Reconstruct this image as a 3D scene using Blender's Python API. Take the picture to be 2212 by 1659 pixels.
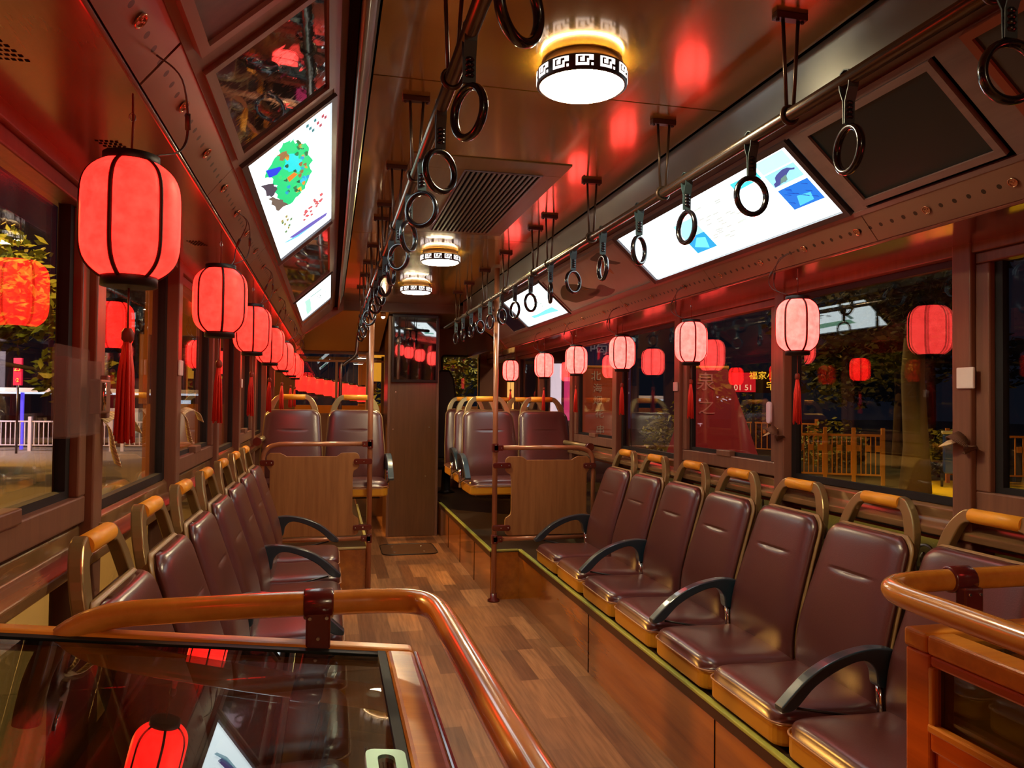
import bpy, bmesh, math, random
from mathutils import Vector, Matrix, Quaternion
PI = math.pi
S = bpy.context.scene
COL = S.collection
for o in list(bpy.data.objects):
    bpy.data.objects.remove(o)
rnd = random.Random(7)

# ------------------------------------------------------------------ camera
CAM_Z = 1.25
YAW, PITCH, ROLL = math.radians(13.2967), math.radians(1.2628), math.radians(0.6)
cd = bpy.data.cameras.new('camera')
cam = bpy.data.objects.new('camera', cd)
COL.objects.link(cam)
F = Vector((math.sin(YAW)*math.cos(PITCH), math.cos(YAW)*math.cos(PITCH), math.sin(PITCH)))
R0 = Vector((math.cos(YAW), -math.sin(YAW), 0))
U0 = R0.cross(F)
RR = R0*math.cos(ROLL) + U0*math.sin(ROLL)
UU = -R0*math.sin(ROLL) + U0*math.cos(ROLL)
M = Matrix((RR, UU, -F)).transposed().to_4x4()
M.translation = Vector((0, 0, CAM_Z))
cam.matrix_world = M
cd.sensor_fit = 'HORIZONTAL'
cd.sensor_width = 36.0
cd.lens = 36.0*1661.0/2212.0
cd.clip_start = 0.02
cd.clip_end = 200
S.camera = cam

# ------------------------------------------------------------------ world, exposure
S.view_settings.view_transform = 'Standard'
S.view_settings.look = 'None'
S.view_settings.gamma = 1
S.view_settings.exposure = 0.15
S.view_settings.use_curve_mapping = False
w = bpy.data.worlds.new('night')
S.world = w
w.use_nodes = True
w.node_tree.nodes['Background'].inputs[0].default_value = (0.0035, 0.004, 0.007, 1)
w.node_tree.nodes['Background'].inputs[1].default_value = 1.0

LAMP_E = 105.0      # ceiling lamp diffusers
SIGN_E = 3.6       # back-lit advertising boxes
LANT_L = (6.4, 0.068, 0.045)
LANT_R = (7.2, 0.34, 0.28)

def spot(name, loc, to, power, color, size=1.0, blend=.6, rad=.25):
    l = bpy.data.lights.new(name, 'SPOT')
    l.energy = power; l.color = color; l.spot_size = size; l.spot_blend = blend
    l.shadow_soft_size = rad
    o = bpy.data.objects.new(name, l)
    o.location = loc
    o.rotation_euler = (Vector(to)-Vector(loc)).to_track_quat('-Z', 'Y').to_euler()
    COL.objects.link(o)
    return o
# street lamps outside (sodium on the road side, dimmer by the garden side)
spot('street_light', (-13, 19, 9), (-8, 17, -.3), 13000, (1, .46, .09), 2.3)
spot('street_light', (-4.2, 14, 7.5), (-5.5, 13.5, -.3), 2600, (1, .47, .09), 2.2)
spot('street_light', (-11, 24, 3.4), (-7.5, 25.4, -.1), 1500, (.75, .7, 1), 1.9)
spot('street_light', (-5.5, 7.0, 7), (-5.0, 8, -.3), 2300, (1, .47, .09), 2.0)
spot('street_light', (9, 14, 6.5), (9.2, 12.3, -.3), 1300, (1, .55, .12), .62)
spot('street_light', (7.2, 6.6, 4.2), (8.4, 8.4, -.3), 1500, (1, .68, .1), 1.25)
spot('street_light', (-4.6, 10.5, 5.0), (-8.4, 17, 2.4), 1500, (1, .78, .3), 1.1)
spot('banner_fill_light', (3.6, 4.9, 3.6), (3.4, 8.0, 1.0), 330, (1, .72, .6), 1.0)  # added spot that brightens the banners and upright sign
spot('street_light', (6, 34, 9), (4, 24, 1), 6500, (1, .72, .22), 1.4)

# ------------------------------------------------------------------ materials
MATS = {}
def lin(c):
    return tuple(((x/255.)/12.92 if x/255. <= .04045 else ((x/255.+.055)/1.055)**2.4) for x in c)
def newmat(name):
    m = bpy.data.materials.new(name); m.use_nodes = True
    nt = m.node_tree
    return m, nt, nt.nodes['Principled BSDF']
def P(name, col, rough=.5, metal=0., spec=.5, coat=0., coat_r=.1, bump=0., bscale=40., var=0., trans=0.):
    if name in MATS: return MATS[name]
    m, nt, b = newmat(name)
    b.inputs['Base Color'].default_value = (*lin(col), 1)
    b.inputs['Roughness'].default_value = rough
    b.inputs['Metallic'].default_value = metal
    b.inputs['Specular IOR Level'].default_value = spec
    b.inputs['Coat Weight'].default_value = coat
    b.inputs['Coat Roughness'].default_value = coat_r
    b.inputs['Transmission Weight'].default_value = trans
    if bump or var:
        tc = nt.nodes.new('ShaderNodeTexCoord')
        n = nt.nodes.new('ShaderNodeTexNoise'); n.inputs['Scale'].default_value = bscale
        n.inputs['Detail'].default_value = 4
        nt.links.new(tc.outputs['Object'], n.inputs['Vector'])
        if bump:
            bp_ = nt.nodes.new('ShaderNodeBump'); bp_.inputs['Strength'].default_value = bump
            bp_.inputs['Distance'].default_value = .01
            nt.links.new(n.outputs['Fac'], bp_.inputs['Height'])
            nt.links.new(bp_.outputs[0], b.inputs['Normal'])
        if var:
            mx = nt.nodes.new('ShaderNodeMix'); mx.data_type = 'RGBA'
            c = lin(col)
            mx.inputs[6].default_value = (*[x*(1-var) for x in c], 1)
            mx.inputs[7].default_value = (*[x*(1+var) for x in c], 1)
            nt.links.new(n.outputs['Fac'], mx.inputs[0])
            nt.links.new(mx.outputs[2], b.inputs['Base Color'])
    MATS[name] = m
    return m
def E(name, col, strength, spill=0):
    """a surface that gives off light; col in linear"""
    if name in MATS: return MATS[name]
    m, nt, b = newmat(name)
    b.inputs['Base Color'].default_value = (*[min(1, c)*.4 for c in col], 1)
    b.inputs['Roughness'].default_value = .5
    b.inputs['Emission Color'].default_value = (*col, 1)
    b.inputs['Emission Strength'].default_value = strength
    if name.startswith('lantern_paper'):
        tc = nt.nodes.new('ShaderNodeTexCoord'); n = nt.nodes.new('ShaderNodeTexNoise')
        n.inputs['Scale'].default_value = 45; n.inputs['Detail'].default_value = 5; n.inputs['Roughness'].default_value = .6
        r = nt.nodes.new('ShaderNodeValToRGB'); r.color_ramp.elements[0].position = .3; r.color_ramp.elements[1].position = .72
        r.color_ramp.elements[0].color = (*[c*q/8 for c, q in zip(col, (.8, .66, .66))], 1); r.color_ramp.elements[1].color = (*[c*q/8 for c, q in zip(col, (1.08, 1.35, 1.35))], 1)
        nt.links.new(tc.outputs['Object'], n.inputs['Vector']); nt.links.new(n.outputs['Fac'], r.inputs[0])
        nt.links.new(r.outputs[0], b.inputs['Emission Color']); b.inputs['Emission Strength'].default_value = 8
    MATS[name] = m
    return m
def wood(name, c1, c2, along='Y', scale=30., rough=.35, coat=0., coat_r=.08, spec=.5, stretch=14., bump=.0, metal=0., big=0.):
    if name in MATS: return MATS[name]
    m, nt, b = newmat(name)
    tc = nt.nodes.new('ShaderNodeTexCoord')
    mp = nt.nodes.new('ShaderNodeMapping')
    sc = [1, 1, 1]; sc['XYZ'.index(along)] = 1/stretch
    mp.inputs['Scale'].default_value = sc
    n = nt.nodes.new('ShaderNodeTexNoise'); n.inputs['Scale'].default_value = scale
    n.inputs['Detail'].default_value = 5; n.inputs['Roughness'].default_value = .65
    r = nt.nodes.new('ShaderNodeValToRGB')
    r.color_ramp.elements[0].position = .3; r.color_ramp.elements[1].position = .7
    r.color_ramp.elements[0].color = (*lin(c1), 1); r.color_ramp.elements[1].color = (*lin(c2), 1)
    nt.links.new(tc.outputs['Object'], mp.inputs[0]); nt.links.new(mp.outputs[0], n.inputs['Vector'])
    nt.links.new(n.outputs['Fac'], r.inputs[0]); nt.links.new(r.outputs[0], b.inputs['Base Color'])
    b.inputs['Roughness'].default_value = rough
    b.inputs['Specular IOR Level'].default_value = spec
    b.inputs['Metallic'].default_value = metal
    b.inputs['Coat Weight'].default_value = coat; b.inputs['Coat Roughness'].default_value = coat_r
    if bump or big:
        bp_ = nt.nodes.new('ShaderNodeBump'); bp_.inputs['Distance'].default_value = .02 if big else .004
        bp_.inputs['Strength'].default_value = big or bump
        if big:
            n2 = nt.nodes.new('ShaderNodeTexNoise'); n2.inputs['Scale'].default_value = 2.2
            n2.inputs['Detail'].default_value = 1
            nt.links.new(tc.outputs['Object'], n2.inputs['Vector'])
            nt.links.new(n2.outputs['Fac'], bp_.inputs['Height'])
        else:
            nt.links.new(n.outputs['Fac'], bp_.inputs['Height'])
        nt.links.new(bp_.outputs[0], b.inputs['Normal']); nt.links.new(bp_.outputs[0], b.inputs['Coat Normal'])
    MATS[name] = m
    return m
def glassmat(name, tint=(1, 1, 1), ior=1.5, rough=0.0, wav=0., gain=1.):
    if name in MATS: return MATS[name]
    m, nt, b = newmat(name)
    nt.nodes.remove(b)
    out = nt.nodes['Material Output']
    tr = nt.nodes.new('ShaderNodeBsdfTransparent'); tr.inputs[0].default_value = (*tint, 1)
    gl = nt.nodes.new('ShaderNodeBsdfGlossy'); gl.inputs['Roughness'].default_value = rough
    fr = nt.nodes.new('ShaderNodeFresnel'); fr.inputs[0].default_value = ior
    mx = nt.nodes.new('ShaderNodeMixShader')
    mm = nt.nodes.new('ShaderNodeMath'); mm.operation = 'MULTIPLY'; mm.inputs[1].default_value = gain; mm.use_clamp = True
    ge = nt.nodes.new('ShaderNodeNewGeometry'); io = nt.nodes.new('ShaderNodeMix')
    io.inputs[2].default_value = ior; io.inputs[3].default_value = 1/ior
    nt.links.new(ge.outputs['Backfacing'], io.inputs[0]); nt.links.new(io.outputs[0], fr.inputs[0])
    nt.links.new(fr.outputs[0], mm.inputs[0]); nt.links.new(mm.outputs[0], mx.inputs[0])
    nt.links.new(tr.outputs[0], mx.inputs[1]); nt.links.new(gl.outputs[0], mx.inputs[2])
    nt.links.new(mx.outputs[0], out.inputs[0])
    if wav:
        tc = nt.nodes.new('ShaderNodeTexCoord')
        n = nt.nodes.new('ShaderNodeTexNoise'); n.inputs['Scale'].default_value = 9; n.inputs['Detail'].default_value = 1
        bp_ = nt.nodes.new('ShaderNodeBump'); bp_.inputs['Strength'].default_value = wav; bp_.inputs['Distance'].default_value = .03
        nt.links.new(tc.outputs['Object'], n.inputs['Vector']); nt.links.new(n.outputs['Fac'], bp_.inputs['Height'])
        nt.links.new(bp_.outputs[0], gl.inputs['Normal'])
    MATS[name] = m
    return m
def floormat():
    m, nt, b = newmat('plank_floor')
    tc = nt.nodes.new('ShaderNodeTexCoord'); mp = nt.nodes.new('ShaderNodeMapping')
    mp.inputs['Rotation'].default_value = (0, 0, PI/2)
    br = nt.nodes.new('ShaderNodeTexBrick')
    br.offset = .37; br.offset_frequency = 3; br.squash = 1
    br.inputs['Color1'].default_value = (0, 0, 0, 1); br.inputs['Color2'].default_value = (1, 1, 1, 1)
    br.inputs['Mortar'].default_value = (.5, .5, .5, 1)
    br.inputs['Scale'].default_value = 1; br.inputs['Mortar Size'].default_value = .0004
    br.inputs['Brick Width'].default_value = .42; br.inputs['Row Height'].default_value = .085
    nt.links.new(tc.outputs['Object'], mp.inputs[0]); nt.links.new(mp.outputs[0], br.inputs['Vector'])
    r = nt.nodes.new('ShaderNodeValToRGB')
    cr = r.color_ramp
    cr.elements[0].color = (*lin((128, 82, 52)), 1); cr.elements[1].color = (*lin((198, 140, 92)), 1)
    for p, c in ((.25, (142, 94, 62)), (.5, (160, 110, 72)), (.75, (174, 122, 82))):
        e = cr.elements.new(p); e.color = (*lin(c), 1)
    nt.links.new(br.outputs['Color'], r.inputs[0])
    mp2 = nt.nodes.new('ShaderNodeMapping'); mp2.inputs['Scale'].default_value = (1, .06, 1)
    n = nt.nodes.new('ShaderNodeTexNoise'); n.inputs['Scale'].default_value = 70; n.inputs['Detail'].default_value = 6
    nt.links.new(tc.outputs['Object'], mp2.inputs[0]); nt.links.new(mp2.outputs[0], n.inputs['Vector'])
    mx = nt.nodes.new('ShaderNodeMix'); mx.data_type = 'RGBA'; mx.blend_type = 'MULTIPLY'; mx.inputs[0].default_value = .75
    r2 = nt.nodes.new('ShaderNodeValToRGB'); r2.color_ramp.elements[0].position = .35; r2.color_ramp.elements[1].position = .62
    r2.color_ramp.elements[0].color = (.55, .5, .45, 1); r2.color_ramp.elements[1].color = (1, 1, 1, 1)
    nt.links.new(n.outputs['Fac'], r2.inputs[0])
    nt.links.new(r.outputs[0], mx.inputs[6]); nt.links.new(r2.outputs[0], mx.inputs[7])
    nt.links.new(mx.outputs[2], b.inputs['Base Color'])
    b.inputs['Roughness'].default_value = .42
    b.inputs['Specular IOR Level'].default_value = .45
    return m
def bandmat():
    """brown laminate strip with a punched row of small dark holes"""
    m, nt, b = newmat('perforated_laminate')
    tc = nt.nodes.new('ShaderNodeTexCoord'); sp = nt.nodes.new('ShaderNodeSeparateXYZ')
    nt.links.new(tc.outputs['Object'], sp.inputs[0])
    def mth(op, a, bb=None):
        x = nt.nodes.new('ShaderNodeMath'); x.operation = op
        for i, v in enumerate((a, bb)):
            if v is None: continue
            if isinstance(v, (int, float)): x.inputs[i].default_value = v
            else: nt.links.new(v, x.inputs[i])
        return x.outputs[0]
    yy = mth('SUBTRACT', mth('MULTIPLY', mth('FRACT', mth('DIVIDE', sp.outputs['Y'], .042)), .042), .021)
    zz = mth('MULTIPLY', mth('SUBTRACT', sp.outputs['Z'], 1.738), 1.3)
    d = mth('SQRT', mth('ADD', mth('POWER', yy, 2.), mth('POWER', zz, 2.)))
    hole = mth('LESS_THAN', d, .0062)
    mx = nt.nodes.new('ShaderNodeMix'); mx.data_type = 'RGBA'
    mx.inputs[6].default_value = (*lin((128, 92, 76)), 1); mx.inputs[7].default_value = (.002, .001, .001, 1)
    nt.links.new(hole, mx.inputs[0]); nt.links.new(mx.outputs[2], b.inputs['Base Color'])
    b.inputs['Roughness'].default_value = .33
    b.inputs['Coat Weight'].default_value = .6; b.inputs['Coat Roughness'].default_value = .18
    return m
M_FLOOR = floormat()
M_BAND = bandmat()
M_CEIL = wood('ceiling_laminate', (168, 124, 38), (180, 134, 44), 'X', 12, rough=.22, spec=.8, coat=1., coat_r=.1, big=.22, metal=.45)
M_CEIL.node_tree.nodes['Principled BSDF'].inputs['Coat IOR'].default_value = 1.65
M_SOFF = wood('soffit_laminate', (122, 62, 50), (140, 76, 62), 'Y', 30, rough=.26, coat=.9, coat_r=.14)
M_POST = wood('post_laminate', (112, 74, 58), (130, 88, 68), 'Z', 40, rough=.38)
M_SILL = wood('sill_laminate', (120, 88, 58), (150, 114, 72), 'Y', 40, rough=.25, coat=.6, metal=.2)
M_FRAME = wood('sash_laminate', (114, 76, 60), (132, 92, 70), 'Z', 40, rough=.4)
M_TRIM = wood('panel_trim', (118, 92, 88), (136, 108, 102), 'Y', 30, rough=.35)
M_WALLW = wood('wall_wood', (150, 96, 48), (176, 120, 62), 'Z', 22, rough=.4)
M_RISER = wood('riser_laminate', (142, 80, 18), (188, 114, 30), 'Y', 16, rough=.16, coat=.9, coat_r=.09, big=.12)
M_PART = wood('partition_wood', (138, 92, 52), (166, 116, 68), 'Z', 34, rough=.42)
M_COLW = wood('column_wood', (98, 62, 36), (116, 76, 46), 'Z', 30, rough=.3, coat=.3)
M_BOXW = wood('polished_wood', (194, 116, 28), (226, 148, 48), 'X', 26, rough=.38, coat=.25, coat_r=.2, bump=.15)
M_RAILW = wood('rail_wood', (190, 116, 36), (214, 142, 54), 'Y', 20, rough=.24, coat=.8, coat_r=.08)
M_DARK = P('dark_rubber', (16, 14, 14), .6)
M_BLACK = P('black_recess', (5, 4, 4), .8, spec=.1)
M_DUCT = P('grey_duct', (128, 128, 120), .32, metal=.35)
M_RAIL = P('brown_steel', (112, 100, 90), .26, metal=.85)
M_POLE = P('bronze_pole', (168, 112, 80), .28, metal=.25, coat=.4)
M_CLAMP = P('maroon_cast', (92, 28, 24), .25, coat=.6)
M_BOLT = P('steel_bolt', (220, 220, 220), .2, metal=1)
M_VINYL = P('maroon_vinyl', (88, 46, 43), .30, spec=.6, coat=.3, coat_r=.22, bump=.05, bscale=260)
M_SHELL = P('ochre_shell', (196, 138, 34), .35)
M_BACKSH = P('tan_shell', (150, 118, 72), .36)
M_HANDLE = P('olive_bronze', (150, 128, 84), .28, metal=.5)
M_GRIP = P('orange_grip', (250, 172, 46), .42)
M_ARM = P('blue_sheen_armrest', (22, 48, 60), .3, spec=.8, coat=.5)  # blue reflection of the lit signs mixed into the black base colour
M_CHROME = P('chrome', (200, 196, 190), .12, metal=1)
M_LEG = P('black_steel', (18, 16, 15), .35)
M_STRAP = P('strap_fabric', (56, 78, 84), .5)
M_RING = P('black_ring', (20, 17, 24), .22, coat=.6)
M_CAPB = P('lantern_cap', (18, 8, 10), .5)
M_TASS = P('red_tassel', (240, 52, 36), .7)
M_CORD = P('red_cord', (150, 50, 30), .6)
M_WIRE = P('thin_wire', (70, 44, 38), .5)
M_GLASS = glassmat('window_glass', (.93, .95, .94), 1.55, gain=1.25)
M_SMOKE = glassmat('smoked_glass', (.62, .66, .65), 1.6, gain=1.2)
M_MIRR = glassmat('glossy_poster', (.0, .0, .0), 2.4, .02, wav=.35)
M_TV = glassmat('screen_glass', (0, 0, 0), 2.2, .02, wav=.12)
M_IRON = P('pale_iron', (190, 180, 160), .35, metal=.3)
M_TIE = P('cream_tie', (222, 200, 150), .6)
M_TIEB = P('brown_tie', (96, 60, 36), .7)
M_WHITE = P('white_plastic', (232, 222, 218), .4)
M_ALU = P('aluminium_edge', (206, 206, 150), .3, metal=.4)
M_LIME = P('lime_edge', (170, 176, 84), .4)
M_SHADE_L = E('lantern_paper_left', LANT_L, 1.0)
M_SHADE_R = E('lantern_paper_right', LANT_R, 1.0)
M_RIB = P('lantern_rib', (60, 6, 6), .6)
M_LAMP = E('lamp_diffuser', (1.0, .82, .50), LAMP_E)
M_SIGN = E('lightbox_face', (.84, .97, 1.0), SIGN_E)

# ------------------------------------------------------------------ mesh helpers
class MB:
    def __init__(s): s.v = []; s.f = []; s.sm = []
    def add(s, vs, fs, smooth=False):
        b = len(s.v)
        s.v += [tuple(x) for x in vs]
        for f in fs:
            s.f.append([b+i for i in f]); s.sm.append(smooth)
        return s
    def box(s, x0, x1, y0, y1, z0, z1):
        x0, x1 = min(x0, x1), max(x0, x1); y0, y1 = min(y0, y1), max(y0, y1); z0, z1 = min(z0, z1), max(z0, z1)
        v = [(x, y, z) for x in (x0, x1) for y in (y0, y1) for z in (z0, z1)]
        return s.add(v, [(0, 1, 3, 2), (4, 6, 7, 5), (0, 4, 5, 1), (2, 3, 7, 6), (0, 2, 6, 4), (1, 5, 7, 3)])
    def prism(s, poly, ax, a, b, smooth=False):
        """poly: 2D outline in the two other axes (order xyz), extruded a..b along ax"""
        n = len(poly); k = 'XYZ'.index(ax)
        def pt(p, t):
            q = list(p); q.insert(k, t); return q
        v = [pt(p, a) for p in poly]+[pt(p, b) for p in poly]
        f = [list(range(n))[::-1], list(range(n, 2*n))]
        s.add(v, f)
        base = len(s.v)-2*n
        for i in range(n):
            j = (i+1) % n
            s.f.append([base+i, base+j, base+n+j, base+n+i]); s.sm.append(smooth)
        return s
    def tube(s, pts, r, n=10, closed=False, caps=True, ry=None):
        pts = [Vector(p) for p in pts]; N = len(pts)
        rs = r if isinstance(r, (list, tuple)) else [r]*N
        tang = []
        for i in range(N):
            if closed: t = pts[(i+1) % N]-pts[i-1]
            else: t = pts[min(i+1, N-1)]-pts[max(i-1, 0)]
            tang.append(t.normalized() if t.length > 1e-9 else Vector((0, 0, 1)))
        up = Vector((0, 0, 1)) if abs(tang[0].z) < .9 else Vector((1, 0, 0))
        a = (up-tang[0]*up.dot(tang[0])).normalized()
        vs = []
        for i in range(N):
            if i: 
                a = a-tang[i]*a.dot(tang[i])
                a = a.normalized() if a.length > 1e-6 else Vector((1, 0, 0))
            b = tang[i].cross(a)
            for k in range(n):
                th = 2*PI*k/n
                vs.append(pts[i]+a*math.cos(th)*rs[i]+b*math.sin(th)*(rs[i] if ry is None else rs[i]*ry))
        fs = []
        for i in range(N if closed else N-1):
            j = (i+1) % N
            for k in range(n):
                l = (k+1) % n
                fs.append((i*n+k, i*n+l, j*n+l, j*n+k))
        s.add(vs, fs, True)
        if caps and not closed:
            b0 = len(s.v)-N*n
            s.f.append([b0+k for k in range(n)][::-1]); s.sm.append(False)
            s.f.append([b0+(N-1)*n+k for k in range(n)]); s.sm.append(False)
        return s
    def lathe(s, prof, n=24, o=(0, 0, 0), rad=None, caps=True, smooth=True):
        """prof: (r, z) pairs; rad: optional function(angle)->factor"""
        vs = []; N = len(prof)
        for r, z in prof:
            for k in range(n):
                th = 2*PI*k/n; q = r*(rad(th) if rad else 1)
                vs.append((o[0]+q*math.cos(th), o[1]+q*math.sin(th), o[2]+z))
        fs = [(i*n+k, i*n+(k+1) % n, (i+1)*n+(k+1) % n, (i+1)*n+k) for i in range(N-1) for k in range(n)]
        s.add(vs, fs, smooth)
        if caps:
            b0 = len(s.v)-N*n
            s.f.append([b0+k for k in range(n)][::-1]); s.sm.append(False)
            s.f.append([b0+(N-1)*n+k for k in range(n)]); s.sm.append(False)
        return s
    def xf(s, mat, start=0):
        for i in range(start, len(s.v)): s.v[i] = tuple(mat @ Vector(s.v[i]))
        return s
    def build(s, name, mat, parent=None, bevel=0., loc=None, seg=2):
        me = bpy.data.meshes.new(name)
        me.from_pydata(s.v, [], s.f)
        me.polygons.foreach_set('use_smooth', s.sm)
        bm = bmesh.new(); bm.from_mesh(me); bmesh.ops.recalc_face_normals(bm, faces=bm.faces); bm.to_mesh(me); bm.free()
        me.materials.append(mat)
        o = bpy.data.objects.new(name, me); COL.objects.link(o)
        if parent: o.parent = parent
        if loc: o.location = loc
        if bevel:
            md = o.modifiers.new('bevel', 'BEVEL'); md.width = bevel; md.segments = seg; md.limit_method = 'ANGLE'
            md.angle_limit = math.radians(40)
            md.harden_normals = False
        return o
def thing(name, label, cat, loc=(0, 0, 0), rz=0, group=None):
    o = bpy.data.objects.new(name, None); COL.objects.link(o)
    o.empty_display_size = .05
    o.location = loc; o.rotation_euler = (0, 0, rz)
    o['label'] = label; o['category'] = cat
    if group: o['group'] = group
    return o
def tag(o, label, cat, group=None, kind=None):
    o['label'] = label; o['category'] = cat
    if group: o['group'] = group
    if kind: o['kind'] = kind
    return o
def struct(o):
    o['kind'] = 'structure'; return o
def structE(name):
    o = bpy.data.objects.new(name, None); COL.objects.link(o); o['kind'] = 'structure'; return o
KIDS = {}
def dup(o, parent=None, **kw):
    c = o.copy(); COL.objects.link(c)
    if parent: c.parent = parent
    for ch in list(o.children): dup(ch, c)
    for k, v in kw.items():
        if k == 'loc': c.location = v
        elif k == 'rz': c.rotation_euler = (0, 0, v)
        else: c[k] = v
    return c
def catmull(pts, n=6):
    P_ = [Vector(p) for p in pts]; out = []
    for i in range(len(P_)-1):
        p0 = P_[max(i-1, 0)]; p1 = P_[i]; p2 = P_[i+1]; p3 = P_[min(i+2, len(P_)-1)]
        for k in range(n):
            t = k/n
            out.append(.5*((2*p1)+(-p0+p2)*t+(2*p0-5*p1+4*p2-p3)*t*t+(-p0+3*p1-3*p2+p3)*t**3))
    out.append(P_[-1]); return out
def rrect(w, h, r, n=5, cx=0, cy=0):
    out = []
    for sx, sy, a0 in ((1, 1, 0), (-1, 1, 90), (-1, -1, 180), (1, -1, 270)):
        for k in range(n+1):
            a = math.radians(a0+90*k/n)
            out.append((cx+sx*(w/2-r)+r*math.cos(a), cy+sy*(h/2-r)+r*math.sin(a)))
    return out
ORD = ['nearest', 'second nearest', 'third nearest', 'fourth nearest', 'fifth nearest', 'sixth nearest', 'seventh nearest', 'eighth nearest',
       'ninth nearest', 'tenth nearest', 'eleventh nearest', 'twelfth nearest', 'thirteenth nearest', 'fourteenth nearest', 'fifteenth nearest', 'sixteenth nearest']

# ================================================================== THE BUS SHELL
C = .597
ZC = 2.098
Y0, Y1 = -1.6, 6.75      # passenger saloon with the full-height ceiling
YR = 8.35                # rear wall
def X(side, s): return C+side*s

# floor
f = MB().box(X(-1, 1.16), X(1, 1.16), Y0, YR+.05, -.06, 0)
struct(f.build('floor', M_FLOOR))
# floor hatch
h = thing('floor_hatch', 'rounded inspection hatch set in the plank floor of the aisle', 'hatch', (.655, 6.48, 0))
MB().prism(rrect(.45, .46, .07), 'Z', .0, .004).build('hatch_cover', P('hatch_brown', (98, 66, 42), .45), h)
m = MB(); pts = [(x, y, .004) for x, y in rrect(.45, .46, .07)]
m.tube(pts, .005, 6, closed=True).build('edge_ring', P('hatch_ring', (60, 54, 50), .3, metal=.7), h)
m = MB()
for ang in (40, 140, 220, 320):
    a = math.radians(ang)
    m.lathe([(.012, 0), (.012, .006)], 10, (.16*math.cos(a), .17*math.sin(a), 0))
m.build('screw_set', M_BOLT, h)

# ceiling in panels, with dark joints
m = MB()
joints = [Y0, .1, 2.02, 3.96, 5.9, Y1+.6]
for a, b in zip(joints[:-1], joints[1:]):
    m.box(X(-1, .50), X(1, .50), a+.003, b-.003, ZC, ZC+.02)
struct(m.build('ceiling', M_CEIL))
struct(MB().box(X(-1, 1.2), X(1, 1.2), Y0, YR, ZC+.022, ZC+.06).build('ceiling_roof_skin', M_BLACK))

def profile_strip(name, side, poly, y0, y1, mat, bevel=0, smooth=False):
    p = [(X(side, s), z) for s, z in poly]
    return struct(MB().prism(p, 'Y', y0, y1, smooth).build(name, mat, bevel=bevel))
tn = 1
for side in (-1, 1):
    # convex duct beside the ceiling
    duct = [(.506, 2.094), (.514, 2.078), (.522, 2.05), (.530, 2.018), (.5345, 1.985), (.536, 1.976), (.548, 1.976), (.552, 2.094)]
    profile_strip('trim_%d' % tn, side, duct, Y0, Y1-.2, M_DUCT, smooth=True); tn += 1
    profile_strip('trim_%d' % tn, side, [(.55, 2.095), (.552, 2.00), (.572, 2.0), (.572, 2.095)], Y0, Y1, M_BLACK); tn += 1
    # upper trim above the lightboxes
    profile_strip('trim_%d' % tn, side, [(.562, 2.01), (.600, 1.982), (.612, 1.975), (.625, 1.985), (.58, 2.03)], Y0, Y1-.35, M_TRIM); tn += 1
    # backing behind the panels
    profile_strip('trim_%d' % tn, side, [(.60, 2.0), (.82, 1.80), (.90, 1.74), (.92, 1.76), (.66, 2.03)], Y0, Y1, M_BLACK); tn += 1
    # perforated band in lengths
    m = MB()
    for a, b in zip([Y0, 0.0, 1.20, 1.83, 2.75, 3.65, 4.55, 5.45, 6.1], [0.0, 1.20, 1.83, 2.75, 3.65, 4.55, 5.45, 6.1, 6.75]):
        g = .006 if abs(a-1.2) < .01 else .0015
        m.prism([(X(side, s), z) for s, z in ((.812, 1.779), (.872, 1.704), (.880, 1.712), (.822, 1.789))], 'Y', a+g, b-.0015)
    struct(m.build('trim_%d' % tn, M_BAND)); tn += 1
    # soffit above the windows
    profile_strip('trim_%d' % tn, side, [(.873, 1.701), (.877, 1.696), (1.16, 1.690), (1.16, 1.73), (.89, 1.73)], Y0, Y1+.4, M_SOFF, bevel=.002); tn += 1

# ---- framed panels of the cove: frames, lightboxes, posters
SH, ZH, SL, ZL = .605, 1.967, .80, 1.79
def cove(side, y, v, off=0.):
    """point on the sloping cove plane: y along the bus, v up the slope, off = towards the saloon"""
    L = math.hypot(SH-SL, ZH-ZL); ds, dz = (SH-SL)/L, (ZH-ZL)/L
    ns, nz = (dz*-1, ds)      # pointing down and inward
    if nz > 0: ns, nz = -ns, -nz
    return (X(side, SL+ds*v+ns*off), y, ZL+dz*v+nz*off)
def cquad(m, side, pts, o0, o1):
    n = len(pts)
    v = [cove(side, a, b, o0) for a, b in pts]+[cove(side, a, b, o1) for a, b in pts]
    m.add(v, [list(range(n)), list(range(n, 2*n))[::-1]]+[[i, (i+1) % n, n+(i+1) % n, n+i] for i in range(n)])
    return m
def crect(m, side, y0, y1, v0, v1, o0, o1):
    return cquad(m, side, [(y0, v0), (y1, v0), (y1, v1), (y0, v1)], o0, o1)
def cframe(m, side, y0, y1, v0, v1, wd, o0, o1):
    crect(m, side, y0, y1, v0, v0+wd, o0, o1); crect(m, side, y0, y1, v1-wd, v1, o0, o1)
    crect(m, side, y0, y0+wd, v0+wd, v1-wd, o0, o1); crect(m, side, y1-wd, y1, v0+wd, v1-wd, o0, o1)
    return m
# the plain frame members of the cove (between the panels)
for side in (-1, 1):
    m = MB()
    crect(m, side, Y0, Y1-.35, .268, .285, -.004, .004)
    crect(m, side, Y0, Y1-.35, -.026, -.012, -.004, .004)
    for a, b in ((1.235, 1.325), (1.79, 1.84), (3.125, 3.165), (4.385, 4.42)):
        crect(m, side, a, b, -.012, .268, -.004, .002)
    crect(m, side, 5.86, Y1-.3, -.02, .28, -.004, .002)
    struct(m.build('trim_%d' % tn, M_TRIM)); tn += 1

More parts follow.
